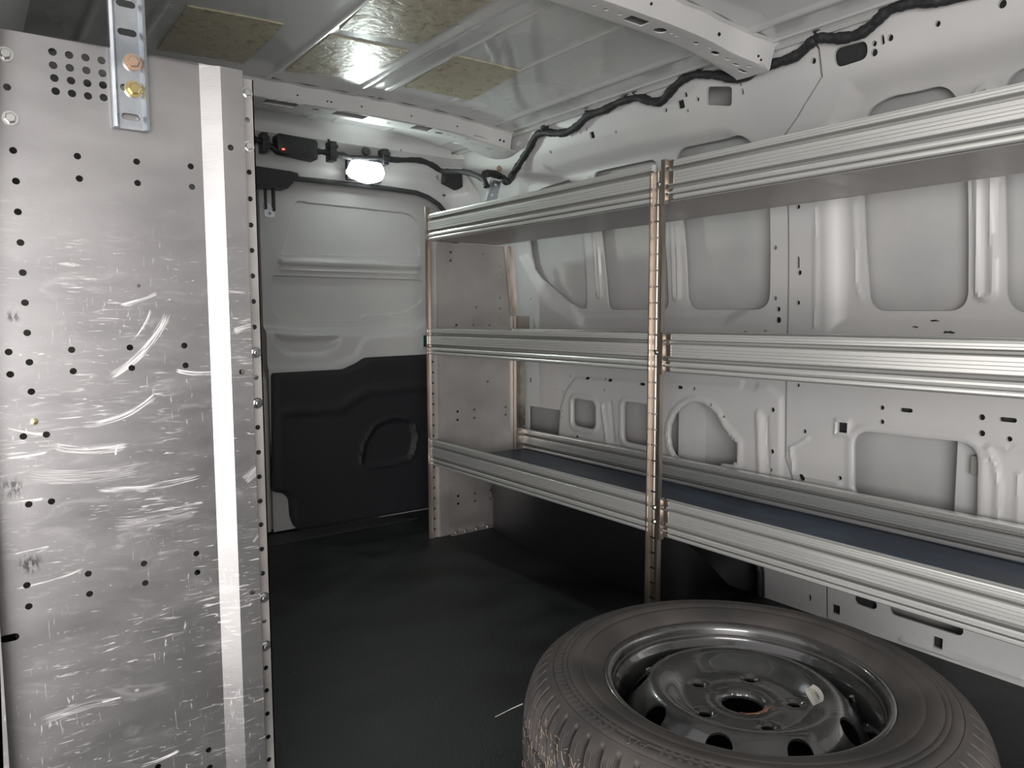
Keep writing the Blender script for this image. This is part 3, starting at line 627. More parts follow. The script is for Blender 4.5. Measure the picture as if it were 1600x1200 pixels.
def rail(x, z0, y0, y1, sgn=1, h=.0915):
    mb = MB(); k = h/.0915
    mb.prism([(a, b*k) for a, b in RAIL], lambda a, b, t: (x+sgn*a, t, z0+b), y0, y1, 1); return mb
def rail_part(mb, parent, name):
    o = part(name, mb, 'alu', parent, ang=14); o.data.materials.append(M['groove_shade']); o.data.materials.append(M['blackline'])
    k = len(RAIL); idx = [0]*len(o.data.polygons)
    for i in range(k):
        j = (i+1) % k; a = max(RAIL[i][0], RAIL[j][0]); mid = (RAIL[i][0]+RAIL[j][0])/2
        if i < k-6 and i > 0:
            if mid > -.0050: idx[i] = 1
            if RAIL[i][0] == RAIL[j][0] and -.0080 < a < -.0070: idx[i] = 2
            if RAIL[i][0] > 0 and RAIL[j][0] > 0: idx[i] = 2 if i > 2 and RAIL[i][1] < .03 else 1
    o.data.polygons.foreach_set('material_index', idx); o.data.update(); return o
shelf_z = {'top': 1.0625, 'mid': .6660, 'low': .2690}
def shelf(parent, which, y0, y1, clip_at=None):
    z0 = shelf_z[which]; xb = {'top': 1.625, 'mid': 1.70, 'low': 1.752}[which]; h = .0915
    deck = MB(); zt = z0+.012
    deck.box((XF+.003, y0, z0+.002), (xb, y1, z0+.012))
    if which == 'top': deck.box((xb-.002, y0, z0+.001), (xb, y1, z0+.05))
    sh = part('shelf', deck, 'alu_under', parent)
    rail_part(rail(XF, z0, y0+(.024 if y0 > 1 else 0), y1-(.026 if y0 < 1 else 0)), sh, 'front_rail')
    if which == 'low':
        mb = MB(); sheet(mb, [(XF+.006, y0), (xb-.004, y0), (xb-.004, y1), (XF+.006, y1)], [], .05, lambda P: np.c_[P, np.full(len(P), zt+.004)+.0006*np.sin(P[:, 1]*9)], lip=(0, 0, -.004), outer_lip=True)
        part('liner_mat', mb, 'mat_blue', sh, 'dark blue-grey liner mat', recalc=False)
        rail_part(rail(xb, z0+.002, y0, y1, 1), sh, 'back_rail')
    elif which == 'mid':
        rail_part(rail(xb, z0-.004, y0, y1, 1), sh, 'back_rail')
    # end clips hooked over the rail
    if clip_at:
        for yy in clip_at:
            mb = MB()
            for za, zb, dd in ((.077, .0915, .0105), (.038, .067, .0105), (.002, .014, .0105), (.019, .028, .0105)):
                mb.box((XF-dd, yy-.024, z0+za), (XF+.001, yy+.004, z0+zb), .002)
            part('rail_clip', mb, 'alu_post', sh)
    return sh
def post(parent, yc, x=XF, ztop=1.135, wid=.036, name='post', mat='alu_post'):
    """slotted W-section upright open to the aisle"""
    cross = [(-.007, -wid/2), (-.007, -wid/2+.003), (.002, -wid/2+.004), (.002, -.0035), (-.0005, -.0015), (.002, .0015), (.002, wid/2-.004), (-.007, wid/2-.003), (-.007, wid/2)]
    L = [0]
    for a, b in zip(cross, cross[1:]): L.append(L[-1]+math.hypot(b[0]-a[0], b[1]-a[1]))
    mid = L[-1]/2; hs = []; z = .03
    while z < ztop-.02: hs.append(rrect(mid-.0125, z-.0021, mid+.0125, z+.0021, .0008, 1)); z += .0381
    def fn(P): return np.c_[x+np.interp(P[:, 0], L, [c[0] for c in cross]), yc+np.interp(P[:, 0], L, [c[1] for c in cross]), P[:, 1]]
    mb = MB(); sheet(mb, [(0, .0), (L[-1], .0), (L[-1], ztop), (0, ztop)], hs, .02, fn, grid=(.02, .05), lip=(.002, 0, 0), outer_lip=True, breaks=L[1:-1])
    return part(name, mb, mat, parent, recalc=False, ang=20)
hexm = None
def hexmesh(name, r, h, mat, axis='y', washer=True, hollow=False):
    mb = MB()
    if washer: mb.lathe([(0, 0), (r*1.45, 0), (r*1.45, h*.22), (0, h*.22)], (0, 0, 0), axis, 16, sgn=-1)
    p = [(r*math.cos(PI/3*k+.3), r*math.sin(PI/3*k+.3)) for k in range(6)]
    q = [(a*.86, b*.86) for a, b in p]
    def pt(a, b, t): return (a, -t, b) if axis == 'y' else ((-t, a, b) if axis == 'x' else (a, b, t))
    lv = [[pt(a, b, h*.2) for a, b in p], [pt(a, b, h*.85) for a, b in p], [pt(a, b, h) for a, b in q]]
    fs = []
    for L_ in (0, 1):
        for k in range(6): fs.append((L_*6+k, L_*6+(k+1) % 6, L_*6+6+(k+1) % 6, L_*6+6+k))
    fs.append(tuple(range(12, 18)))
    if hollow:
        fs.pop(); i0 = 18; q2 = [pt(a*.55, b*.55, h) for a, b in p]; q3 = [pt(a*.55, b*.55, h*1.25) for a, b in p]
        lv += [q2, q3]
        for k in range(6): fs.append((12+k, 12+(k+1) % 6, 18+(k+1) % 6, 18+k)); fs.append((18+k, 18+(k+1) % 6, 24+(k+1) % 6, 24+k))
        fs.append(tuple(range(24, 30)))
    mb.add(sum(lv, []), fs); me = mkmesh(name, mb, M[mat], 30)
    bm = bmesh.new(); bm.from_mesh(me); bmesh.ops.recalc_face_normals(bm, faces=bm.faces); bm.to_mesh(me); bm.free(); return me
def bolt(me, loc, parent, name='bolt', rot=0, label=None):
    o = bpy.data.objects.new(name, me); C.objects.link(o); o.parent = parent; o.location = Vector(loc)-world_of(parent)
    o.rotation_euler = (0, rot, 0)
    if label: o['label'] = label
    return o
small_hex = hexmesh('small_hex_head', .0062, .006, 'bolt'); small_x = hexmesh('small_hex_head_side', .0040, .004, 'bolt', 'x'); nut_hex = hexmesh('hollow_nut', .0062, .006, 'bolt', hollow=True)

# rear bay
su = thing('shelving_unit', (XF, 1.24, 0), 'aluminium shelving bay on the right wall between the rear door and the slotted middle post', 'shelving')
YE = 2.305
for k in ('top', 'mid', 'low'): shelf(su, k, 1.2225, 2.296)
# end panel of the rear bay
def E(pts): return [(at(x, y, 1, YE).x, at(x, y, 1, YE).z) for x, y in pts]
eo = [(XF, .0)]+[(XF, 1.178)][:0]+[(XF, 1.062)]+E([(791, 385), (801, 490)])+[(1.712, .80), (1.715, .30)]+E([(824, 706), (844, 772)])+[(1.80, .075), (1.722, .003), (1.41, .0)]
eh = []
z = .03
while z < 1.05: eh.append(circ(1.3475, z, .0042, 8)); z += .0381
for x, y in ((704, 394), (704, 407), (730, 396), (730, 409), (755, 397), (755, 409), (781, 399), (781, 416), (781, 433), (781, 450), (782, 466), (782, 482), (781, 497), (789, 508), (740, 508), (765, 508), (713, 508),
             (715, 643), (715, 656), (741, 640), (741, 653), (790, 636), (790, 648), (716, 775), (716, 787), (742, 771), (742, 783), (766, 766), (766, 779), (791, 762), (791, 774), (810, 794), (762, 596), (744, 480)):
    p = at(x, y, 1, YE); eh.append(circ(p.x, p.z, .0048, 8))
def ep_fn(P):
    x = P[:, 0]; Y = np.full(len(P), YE) - np.interp(x, [1.3632, 1.3668, 1.4042, 1.4078], [0, .010, .010, 0]); return np.c_[x, Y, P[:, 1]]
mb = MB(); sheet(mb, eo, eh, .03, ep_fn, grid=(.05, .05), breaks=(1.3632, 1.3668, 1.4042, 1.4078))
endp = part('end_panel', mb, 'alu_flat', su, recalc=False)
# top right return flange with a coppery reflection, back post and bracket
fl = E([(787, 384), (795, 386), (803, 490), (797, 490)])
mb = MB(); mb.add([(fl[0][0], YE-.002, fl[0][1]), (fl[1][0], YE-.026, fl[1][1]), (fl[2][0], YE-.026, fl[2][1]), (fl[3][0], YE-.002, fl[3][1]), (fl[1][0]+.004, YE-.002, fl[1][1]), (fl[2][0]+.004, YE-.002, fl[2][1])], [(0, 1, 2, 3), (1, 4, 5, 2)])
part('return_flange', mb, 'alu_post', endp)
bk = E([(803, 494), (826, 494), (826, 517), (803, 517)]); mb = MB().box((bk[0][0], YE-.006, .745), (bk[1][0], YE-.001, bk[0][1]), .001); part('joining_bracket', mb, 'alu_post', su)
mb = MB()
bp0, bp1 = at(807, 600, 1, YE-.02).x, at(822, 600, 1, YE-.02).x; hs = []; z = .30
while z < .66: hs.append(rrect(bp1-.012, z, bp1-.001, z+.004, .001, 1)); z += .036
sheet(mb, [(bp0, .262), (bp1, .262), (bp1, .80), (bp0, .80)], hs, .02, lambda P: np.c_[P[:, 0], YE-.02+.006*sstep(P[:, 0], bp0+.010, bp0+.014), P[:, 1]], grid=(.005, .05)); mb.box((bp0, YE-.02, .262), (bp0+.002, YE-.003, .80))
part('rear_post', mb, 'alu_post', su, recalc=False)
# thin front post edge of the bay
part('post', MB().box((XF-.016, YE-.006, 0), (XF-.001, YE-.001, 1.181), .0006).box((XF-.003, YE-.014, 0), (XF-.001, YE-.001, 1.178)), 'alu_post', su)
# folded foot flange with bolts
mb = MB(); mb.add([(1.405, YE, .001), (1.722, YE, .001), (1.722, YE-.022, .003), (1.40, YE-.030, .003), (1.40, YE-.030, .0005), (1.722, YE-.022, .0005)], [(0, 1, 2, 3), (3, 2, 5, 4)])
part('foot_flange', mb, 'alu_flat', su)
fb = hexmesh('foot_bolt', .0055, .006, 'bolt', 'z')
for x in (1.43, 1.47, 1.52, 1.57, 1.62, 1.69): bolt(fb, (x, YE-.014, .004), su, rot=0)
# middle posts
YP = at(1025, 560, 0, XF-.012).y; YP = 1.232
post(su, YP, XF-.004)
for z in (1.105, .712, .300, .335): bolt(small_x, (XF-.004, YP-.004, z), su)
# front bay
sf = thing('shelving_unit', (XF, .2, 0), 'aluminium shelving bay on the right wall nearest the camera, in front of the middle post', 'shelving')
for k in ('top', 'mid', 'low'): shelf(sf, k, .05, 1.2220, clip_at=[YP-.030])
mb = MB()
mb.box((XF-.014, YP-.026, 0), (XF-.002, YP-.0215, 1.14), .0006)
for k, z0 in shelf_z.items(): mb.box((XF-.0165, YP-.034, z0-.006), (XF-.002, YP-.0215, z0+.095), .001)
part('post', mb, 'alu_post', sf)
part('post', MB().box((XF-.016, .04, 0), (XF-.002, .045, 1.14)), 'alu_post', sf)
mb = MB(); mb.box((1.742, .05, 0), (1.752, .08, .36)); part('rear_post', mb, 'alu_post', sf)
# slotted angle tying the top shelf to the roof corner
st = [at(767, 281, 0, 1.60), at(785, 284, 0, 1.60), at(773, 315, 0, 1.56), at(757, 313, 0, 1.56)]
YB = 2.24
q = [at(x, y, 1, YB) for x, y in ((768, 279), (783, 284), (774, 322), (755, 318))]
mb = MB()
def strip_fn(P):
    a = P[:, 0:1]; b = P[:, 1:2]; A_, B_, C_, D_ = [np.array(v) for v in (q[0], q[1], q[2], q[3])]
    return (A_*(1-a)+B_*a)*(1-b)+(D_*(1-a)+C_*a)*b
sheet(mb, [(0, 0), (1, 0), (1, 1), (0, 1)], [circ(.55, .18, .14, 8, .05), circ(.5, .6, .14, 8, .05)], .3, strip_fn, lip=(0, .002, 0), outer_lip=True)
a_, d_2 = Vector(q[0]), Vector(q[3]); mb.add([a_, d_2, d_2+Vector((-.004, -.02, 0)), a_+Vector((-.004, -.02, 0))], [(0, 1, 2, 3)])
p = at(780, 264, 1, YB+.03); 
tie = part('tie_strap', mb, 'zinc', None, recalc=False); tag(tie, 'short slotted metal strap from the top shelf up to the roof corner', 'bracket')
bolt(hexmesh('tie_bolt', .008, .008, 'rustbolt'), at(780, 264, 1, YB), tie, label='rusty bolt')

# ================================================================== LEFT UNIT
YL = 1.22
lu = thing('shelving_unit', (.22, YL, 0), 'left shelving unit closed by a large scratched perforated aluminium end panel', 'shelving')
def P_(x, y): p = at(x, y, 1, YL); return p.x, p.z
HR = .0046
holes_px = [(82, 81), (108, 86), (133.5, 90), (158.5, 94.5), (83, 102), (109, 106), (135, 110), (160, 114.5), (85, 122), (111, 126), (136.5, 130), (161, 133), (87, 142.5), (112.5, 146), (137.5, 150), (162, 152.5)]
mid_px = [(11, 136), (20.5, 235), (121, 244), (213.5, 252.5), (298, 260), (25, 283), (124, 279), (215, 286), (300, 292), (28, 331), (32, 379), (35.6, 426), (39, 473), (42.5, 520), (46, 566), (49, 612), (36.5, 682), (72.5, 679),
    (13.5, 550), (16, 585), (112, 546.5), (114.5, 580), (203, 543), (206, 575), (288, 540), (290, 571), (45, 788), (80.5, 783.5), (42, 914.5), (138, 896.5), (225, 880.5), (307, 865), (45, 947.5), (140, 928), (227, 911), (308.5, 894.5),
    (326, 1172), (328, 1199), (247, 1198), (53.5, 659)]
hl = [circ(*P_(x, y), .0052, 12) for x, y in holes_px]+[circ(*P_(x, y), HR, 12) for x, y in mid_px]
sx_, sz_ = P_(15, 997); hl.append(slot(sx_, sz_, .0115, .0052))
FX = [.050, .3125, .3395, .3400, .3715]   # fold positions
def pf(x): return np.interp(x, [.0, .3121, .3123, .3391, .3393, .372], [0, 0, 0, -.015, -.0155, -.0155])
hl += [circ(P_(360, 234)[0]-.004, P_(360, 234)[1], HR, 12), circ(P_(377.5, 580)[0]-.004, P_(377.5, 580)[1], HR, 12), circ(P_(394, 920)[0]-.004, P_(394, 920)[1], HR, 12)]
def lp_fn(P): return np.c_[P[:, 0]-(P[:, 0] > .34)*.000, YL+pf(P[:, 0]), P[:, 1]]
xl = P_(2, 54)[0]
mb = MB()
sheet(mb, [(.010, .002), (.3722, .002), (.3722, 1.178)]+[(.33, 1.1785), (.040, 1.178)], hl, .05, lp_fn, lip=(0, .0016, 0), outer_lip=True, grid=(.03, .06), breaks=(.3122, .3392))
pan = part('perforated_end_panel', mb, 'scuffed', lu, recalc=False, ang=25)
mb = MB(); z = 0
sh_px = [(383.5, 186), (387, 268), (389, 310), (391, 351), (393, 391), (395, 431), (397, 471), (399.5, 511), (403, 590), (407, 668), (409, 707), (411, 745), (412.5, 783), (413, 820), (415, 858), (416, 896), (420, 970), (423.5, 1043), (426, 1078), (428, 1114), (430, 1150), (432, 1185)]
hs = [circ(.3835, P_(x, y)[1], .0042, 10) for x, y in sh_px]
sheet(mb, [(.360, .0), (.3945, .0), (.3945, 1.172), (.360, 1.172)], hs, .05, lambda P: np.c_[P[:, 0], np.full(len(P), YL+.004), P[:, 1]], lip=(0, .002, 0), outer_lip=True, grid=(.01, .05))
mb.box((.3925, YL+.004, 0), (.3945, YL+.04, 1.172))
lpst = part('post', mb, 'alu_flat', lu, recalc=False)
for x, y in ((382.5, 144), (386, 228), (402, 551), (406, 630), (418.5, 933), (423, 1008)): bolt(nut_hex if y > 500 else small_hex, (.3835, YL+.003, P_(x, y)[1]), lpst)
big_hex = hexmesh('panel_bolt', .0066, .007, 'bolt')
for x, y in ((8, 85), (16, 185)): p = P_(x, y); bolt(big_hex, (p[0], YL-.0005, p[1]), pan)
pb = MB().lathe([(0, .0), (.0045, .0), (.0045, .002), (0, .003)], (P_(53.5, 659)[0], YL-.0, P_(53.5, 659)[1]), 'y', 12, sgn=-1); part('rivet', pb, 'brass', pan, 'brass coloured rivet')
for i, z0 in enumerate((1.062, .666, .269)):
    mb = MB().box((.045, 1.232, z0), (.36, 2.29, z0+.012)); sh = part('shelf', mb, 'alu_under', lu)
    part('front_rail', rail(.385, z0, 1.235, 2.29, -1), 'alu', sh)
mb = MB().box((.045, 2.29, 0), (.385, 2.296, 1.178)); part('end_panel', mb, 'alu_flat', lu)
# hanging slotted strut
YS = YL-.004
sp = [at(x, y, 1, YS-.012) for x, y in ((169, 0), (222, 0), (179, 197), (235, 202))]
sx0 = at(179, 197, 1, YS-.012); sx1 = at(235, 202, 1, YS-.012); tx0 = at(169, 0, 1, YS-.012); tx1 = at(221, 0, 1, YS-.012)
strut = thing('support_strut', (float((sx0.x+sx1.x)/2), YS, float(sx0.z)), 'slotted zinc-plated steel strut bolted to the top of the scratched panel', 'strut')
xa, xb_, zb = sx0.x, sx1.x, sx0.z; wd = xb_-xa; lean = (tx0.x-xa)/(tx0.z-zb); zt = 1.50
cr = [(0, -.0), (.0, -.010), (.004, -.012), (.0085, -.003), (wd-.0085, -.003), (wd-.004, -.012), (wd, -.010), (wd, 0)]
L = [0]
for a, b in zip(cr, cr[1:]): L.append(L[-1]+math.hypot(b[0]-a[0], b[1]-a[1]))
mid = L[-1]/2
def st_fn(P): a = np.interp(P[:, 0], L, [c[0] for c in cr]); b = np.interp(P[:, 0], L, [c[1] for c in cr]); return np.c_[xa+a+(P[:, 1]-zb)*lean, YS+b-.001, P[:, 1]]
hs = [slot(mid-.0, at(x, y, 1, YS).z, .0125, .0048) for x, y in ((205, 184), (203, 139), (197, 52), (193, 7))]
hs += [slot(mid, at(193, 7, 1, YS).z+.045*k, .0125, .0048) for k in (1, 2)]
mb = MB(); sheet(mb, [(0, zb), (L[-1], zb), (L[-1], zt), (0, zt)], hs, .02, st_fn, lip=(0, .002, 0), outer_lip=True, grid=(.05, .05), breaks=L[1:-1]); part('channel', mb, 'zinc', strut, recalc=False, ang=50)
bb = hexmesh('brass_bolt', .0078, .008, 'brass'); rb = hexmesh('rust_bolt', .0078, .008, 'rustbolt')
wz = MB().lathe([(0, 0), (.0128, 0), (.0128, .0016), (0, .0016)], (0, 0, 0), 'y', 20, sgn=-1); wme = mkmesh('washer', wz, M['bolt'], 30)
for (x, y), me, lb in (((207, 98), rb, 'rusty hexagon bolt'), ((209, 140), bb, 'yellow passivated hexagon bolt')):
    p = at(x, y, 1, YS-.004); o = bolt(wme, (p.x, YS-.004, p.z), strut, 'washer'); bolt(me, (p.x, YS-.0055, p.z), o, 'bolt', rot=.2, label=lb)
# ================================================================== ROOF PADS
pads = [([(293, 8.5), (443, 37), (380, 98), (245, 76.5)], 'dull yellow-brown sound-deadening pad on the roof beside the hanging strut'),
        ([(530, 45), (659, 67), (767, 0), (600, -22)], 'yellowish sound-deadening pad cut by the top edge of the picture'),
        ([(515, 54), (638, 79.5), (569, 123), (446, 111)], 'sound-deadening pad on the roof catching the bright reflection of the lamp'),
        ([(711, 85.5), (815, 111), (734, 156), (632, 135)], 'rightmost sound-deadening pad, alone between two roof ribs nearest the wiring harness')]
for pts, lb in pads:
    c = []
    for x, y in pts:
        z = 1.498
        for _ in range(6): p = at(x, y, 2, z); z = float(roof_z(p.x))-.0005
        c.append(p)
    c = np.array(c); X0, X1, Y0, Y1 = c[:, 0].min()*.5+np.sort(c[:, 0])[1]*.5, np.sort(c[:, 0])[2:].mean(), np.sort(c[:, 1])[:2].mean(), np.sort(c[:, 1])[2:].mean()
    cc = c
    mb = MB()
    sheet(mb, [(0, 0), (1, 0), (1, 1), (0, 1)], [], .1,
          lambda P, cc=cc: (lambda Q: np.c_[Q[:, :2], roof_z(Q[:, 0])-.0030+.0004*rng.standard_normal(len(Q))])((cc[0]*(1-P[:, :1])+cc[1]*P[:, :1])*(1-P[:, 1:])+(cc[3]*(1-P[:, :1])+cc[2]*P[:, :1])*P[:, 1:]), lip=(0, 0, .004), outer_lip=True)
    o = part('sound_deadening_pad', mb, 'pad', None, recalc=False); tag(o, lb, 'roof pad', 'sound-deadening pads stuck to the roof')
# ================================================================== WIRING
def smooth(pts, n=6):
    P = [Vector(p) for p in pts]; out = []
    for i in range(len(P)-1):
        p0, p1, p2, p3 = P[max(i-1, 0)], P[i], P[i+1], P[min(i+2, len(P)-1)]
        for k in range(n):
            t = k/n; out.append(.5*((2*p1)+(p2-p0)*t+(2*p0-5*p1+4*p2-p3)*t*t+(3*p1-p0-3*p2+p3)*t**3))
    out.append(P[-1]); return out
def jit(n, r): return [r*(1+.10*math.sin(i*.9)+.07*math.sin(i*2.3+1)) for i in range(n)]
har = [(758, 272, 2.10), (767, 271, 2.13), (782, 276, 2.15), (793, 284, 2.13), (801, 273, 0), (809, 260, 0), (818, 246, 0), (827, 232, 0), (838, 212, 0), (851, 207, 0), (867, 208, 0), (884, 207, 0), (902, 197, 0), (920, 180, 0), (944, 172, 0), (968, 159, 0), (995, 152, 0), (1016, 158, 0), (1034, 158, 0),
       (1049, 141, 0), (1070, 122, 0), (1094, 115, 0), (1124, 118, 0), (1160, 122, 0), (1187, 104, 0), (1211, 99, 0), (1244, 87, 0), (1268, 66, 0), (1280, 58, 0), (1305, 60, 0), (1335, 56, 0), (1360, 42, 0), (1385, 18, 0), (1415, 6, 0), (1460, 1, 0), (1520, -12, 0)]
hp = []
for x, y, Y in har:
    if Y: hp.append(at(x, y, 1, Y))
    else:
        X = 1.66
        for _ in range(8): p = at(x, y, 0, X); X = float(np.interp(p.z, [1.38, 1.46], [1.682, 1.648]))
        hp.append(p)
hp += [Vector((1.65, .30, 1.43)), Vector((1.65, .0, 1.43)), Vector((1.65, -.6, 1.43))]
hs_ = smooth(hp, 6)
hn = part('wiring_harness', MB().tube(hs_, jit(len(hs_), .0125), 12), 'cable', None, ang=60); tag(hn, 'thick black taped wiring harness sagging along the right roof rail', 'cable')
for x, y in ((851, 205), (920, 177), (995, 149), (1096, 112), (1187, 101), (1279, 56)):
    mb = MB(); X = 1.655; p = at(x, y, 0, X); mb.lathe([(0, -.012), (.006, -.012), (.006, 0), (.0035, .001), (.0035, .004), (0, .004)], (p.x-.012, p.y, p.z+.004), 'x', 8, sgn=-1)
    mb.box((p.x-.012, p.y-.009, p.z+.003), (p.x+.012, p.y+.009, p.z+.018), .002)
    part('cable_clip', mb, 'black', hn)
YC = 2.60
hc = [(392, 216), (402, 219), (414, 223), (425, 230), (437, 237), (460, 239), (495, 237), (508, 238), (520, 240), (536, 243), (545, 246), (570, 248), (600, 248), (620, 250), (650, 250), (664, 253), (677, 259), (690, 267), (702, 268), (720, 268), (735, 271), (748, 276), (757, 282), (760, 292)]
hp2 = smooth([at(x, y, 1, YC if x < 690 else YC-(x-690)*.005) for x, y in hc], 4)
hn2 = part('wiring_harness', MB().tube(hp2, jit(len(hp2), .0105), 10), 'cable', None, ang=60); tag(hn2, 'thin black wiring harness running across above the rear door', 'cable')
mb = MB(); q = [at(x, y, 1, YC-.01) for x, y in ((697, 263), (722, 266), (723, 292), (716, 296), (695, 285))]
q = [Vector(v) for v in q]; n_ = len(q); mb.add([v for v in q]+[v+Vector((0, .03, 0)) for v in q], [tuple(range(n_))]+[(i, (i+1) % n_, n_+(i+1) % n_, n_+i) for i in range(n_)])
part('connector_block', mb, 'cable', hn2)
for x0, y0, x1, y1 in ((409, 206, 419, 238), (515, 220, 526, 252), (598, 232, 607, 258)):
    mb = MB(); a, b = at(x0, y0, 1, YC-.012), at(x1, y1, 1, YC-.012); mb.box((a.x, YC-.018, b.z), (b.x, YC+.03, a.z), .003); mb.box((a.x-.004, YC-.024, b.z+.01), (b.x+.003, YC-.012, b.z+.022), .002); mb.box((a.x-.002, YC-.022, a.z-.025), (b.x+.004, YC-.012, a.z-.012), .002)
    part('cable_clip', mb, 'black', hn2)
# brake light housing
a, b = at(433, 209, 1, YC-.02), at(497, 250, 1, YC-.02)
bl = thing('brake_light_housing', ((a.x+b.x)/2, YC, b.z), 'flat black brake light housing with a small red LED above the rear door', 'light housing')
sh_ = .012
ol = rounded([(a.x, a.z+.004), (b.x, a.z-.002), (b.x, b.z-.002), (a.x+.004, b.z+.012)], .012)
mb = MB(); sheet(mb, ol, [], .02, lambda P: np.c_[P[:, 0], YC-.022+.004*sstep(-sdist(P, ol), .010, .002), P[:, 1]], lip=(0, .05, 0), outer_lip=True); part('housing', mb, 'black', bl, recalc=False)
p = at(443, 233, 1, YC-.024); part('red_led', MB().box((p.x-.0045, YC-.026, p.z-.0022), (p.x+.0045, YC-.020, p.z+.0022), .001), 'red', bl)
# door latch
a, b = at(399, 262, 1, 2.62), at(459, 297, 1, 2.62)
la = thing('door_latch', ((a.x+b.x)/2, 2.62, b.z-.08), 'black door latch with a hanging metal hook at the top of the rear door', 'latch')
mb = MB(); prf = [(a.x-.01, b.z+.01), (a.x, b.z), (b.x-.03, b.z), (b.x-.012, b.z+.02), (b.x-.008, a.z-.018), (b.x+.006, a.z-.016), (b.x+.006, a.z-.008), (b.x-.02, a.z-.004), (a.x, a.z), (a.x-.01, a.z)]
mb.prism(prf, lambda p, q, t: (p, t, q), 2.59, 2.67); part('latch_body', mb, 'black', la)
h0, h1 = at(412, 298, 1, 2.61), at(430, 340, 1, 2.61)
mb = MB(); mb.box((h0.x, 2.600, h1.z+.025), (h0.x+.008, 2.612, h0.z+.01), .002); mb.box((h1.x-.010, 2.598, h1.z+.02), (h1.x-.001, 2.614, h0.z+.012), .002)
part('hook_arm', mb, 'black', la)
cx_, cz_ = (h0.x+h1.x)/2, h1.z+.016
mb = MB(); sheet(mb, rounded([(h0.x-.001, h1.z), (h1.x-.004, h1.z), (h1.x-.001, h1.z+.022), (h0.x+.012, h1.z+.05), (h0.x-.002, h1.z+.05)], .008), [circ(cx_-.002, cz_-.004, .006, 10)], .02, lambda P: np.c_[P[:, 0], np.full(len(P), 2.606), P[:, 1]], lip=(0, .006, 0), outer_lip=True)
part('striker_plate', mb, 'zinc', la, recalc=False)
# load-area lamp
LY = 2.595
a, b = at(542, 258, 1, LY), at(600, 285, 1, LY)
lamp = thing('load_area_lamp', ((a.x+b.x)/2, LY, b.z), 'brightly lit white load-area lamp above the rear door', 'lamp')
xa_, xb2 = a.x, b.x; zt_, zb2 = at(570, 250, 1, LY).z, at(570, 285, 1, LY).z
lens_prof = [(xa_+.022, zt_-.004), (xb2-.016, zt_-.006), (xb2, zt_-.045), (xb2-.014, zb2+.010), ((xa_+xb2)/2+.01, zb2-.002), (xa_+.014, zb2+.012), (xa_, zt_-.050)]
lp = rounded(lens_prof, .012); lc = np.mean(np.array(lp), 0)
mb = MB(); n = len(lp); vs = []
for s_, yy in ((.8, LY-.026), (.93, LY-.020), (1, LY-.004), (1, LY+.015)):
    vs += [(lc[0]+(x-lc[0])*s_, yy, lc[1]+(z-lc[1])*s_) for x, z in lp]
mb.add(vs, [(j*n+i, j*n+(i+1) % n, (j+1)*n+(i+1) % n, (j+1)*n+i) for j in range(3) for i in range(n)]+[tuple(range(n))])
part('lens', mb, 'lens', lamp)
mb = MB(); mb.box((xa_+.02, LY-.004, zt_-.008), (xb2-.015, LY+.045, zt_+.004), .003); mb.box((xa_+.005, LY+.008, zb2+.006), (xb2-.005, LY+.03, zt_), .004); part('lamp_base', mb, 'black', lamp)
d = bpy.data.lights.new('lamp_bulb', 'AREA'); d.shape = 'RECTANGLE'; d.size = .085; d.size_y = .035; d.energy = 2.6; d.color = (.86, 1, .93)
lo = bpy.data.objects.new('lamp_bulb', d); C.objects.link(lo); lo.location = ((xa_+xb2)/2, LY-.030, (zt_+zb2)/2-.004)
lo.rotation_euler = Vector((.40, -1, -.25)).to_track_quat('-Z', 'Y').to_euler()
p = at(571, 237, 1, 2.62); gr = part('grommet', MB().lathe([(0, -.004), (.013, -.004), (.016, .0), (.016, .006)], (p.x, 2.612, p.z), 'y', 20), 'seal', None); tag(gr, 'round grey rubber grommet directly above the lit lamp', 'grommet')

# ================================================================== SPARE WHEEL
cx, cyw, R0 = .982, .708, .357; HW = .1175
wh = thing('spare_wheel', (cx, cyw, 0), 'spare wheel lying flat on the floor, worn tyre on a black steel rim', 'wheel')
# tyre: profile from inner bead (top) round the tread to the bottom bead
TP = [(.206, .080), (.214, .092), (.2215, .0985), (.226, .104), (.236, .1095), (.250, .1140), (.256, .1152), (.258, .1140), (.260, .1155), (.270, .1172), (.280, .1175), (.2815, .1160), (.283, .1172), (.288, .1165), (.2895, .1150), (.291, .1160), (.297, .1145), (.3035, .1120), (.3045, .1105), (.306, .1112), (.312, .1080),
      (.316, .1055), (.321, .1020), (.326, .098), (.331, .0935), (.3355, .0885), (.3395, .083), (.3430, .077), (.3460, .070), (.3485, .062), (.3505, .054), (.3520, .047), (.3530, .0405), (.3475, .0390), (.3470, .0325), (.3537, .0310), (.3550, .020), (.3555, .010), (.3500, .0085), (.3500, .0025), (.3557, .001)]
TP = [q for a, b in zip(TP, TP[1:]) for q in ((a, ((a[0]+b[0])/2, (a[1]+b[1])/2)) if a[1] > .04 and a[0] > .305 and a[1]-b[1] > .002 else (a,))]+[TP[-1]]
TP = TP+[(r, -h) for r, h in TP[-4::-1]]
NA = 1680; NB = 70
prof_a = np.array(TP); K = len(prof_a)
ang = np.arange(NA)*2*PI/NA
rr = np.repeat(prof_a[None, :, 0], NA, 0); hz = np.repeat(prof_a[None, :, 1], NA, 0); A1 = np.repeat(ang[:, None], K, 1)
absh = np.abs(hz)
A2 = A1-np.interp(absh, [.0, .03, .06, .08, .105, .112], [-.3, 0, .30, .75, 1.15, 1.2])*2*PI/NB   # grid lines follow the slanted tread grooves
ph = (A1*NB/(2*PI)) % 1.0
zone = sstep(absh, .0365, .041)*(1-sstep(absh, .1025, .1065))*(rr > .305)
groove = (1-sstep(np.abs(ph-.5), .11, .145))*zone
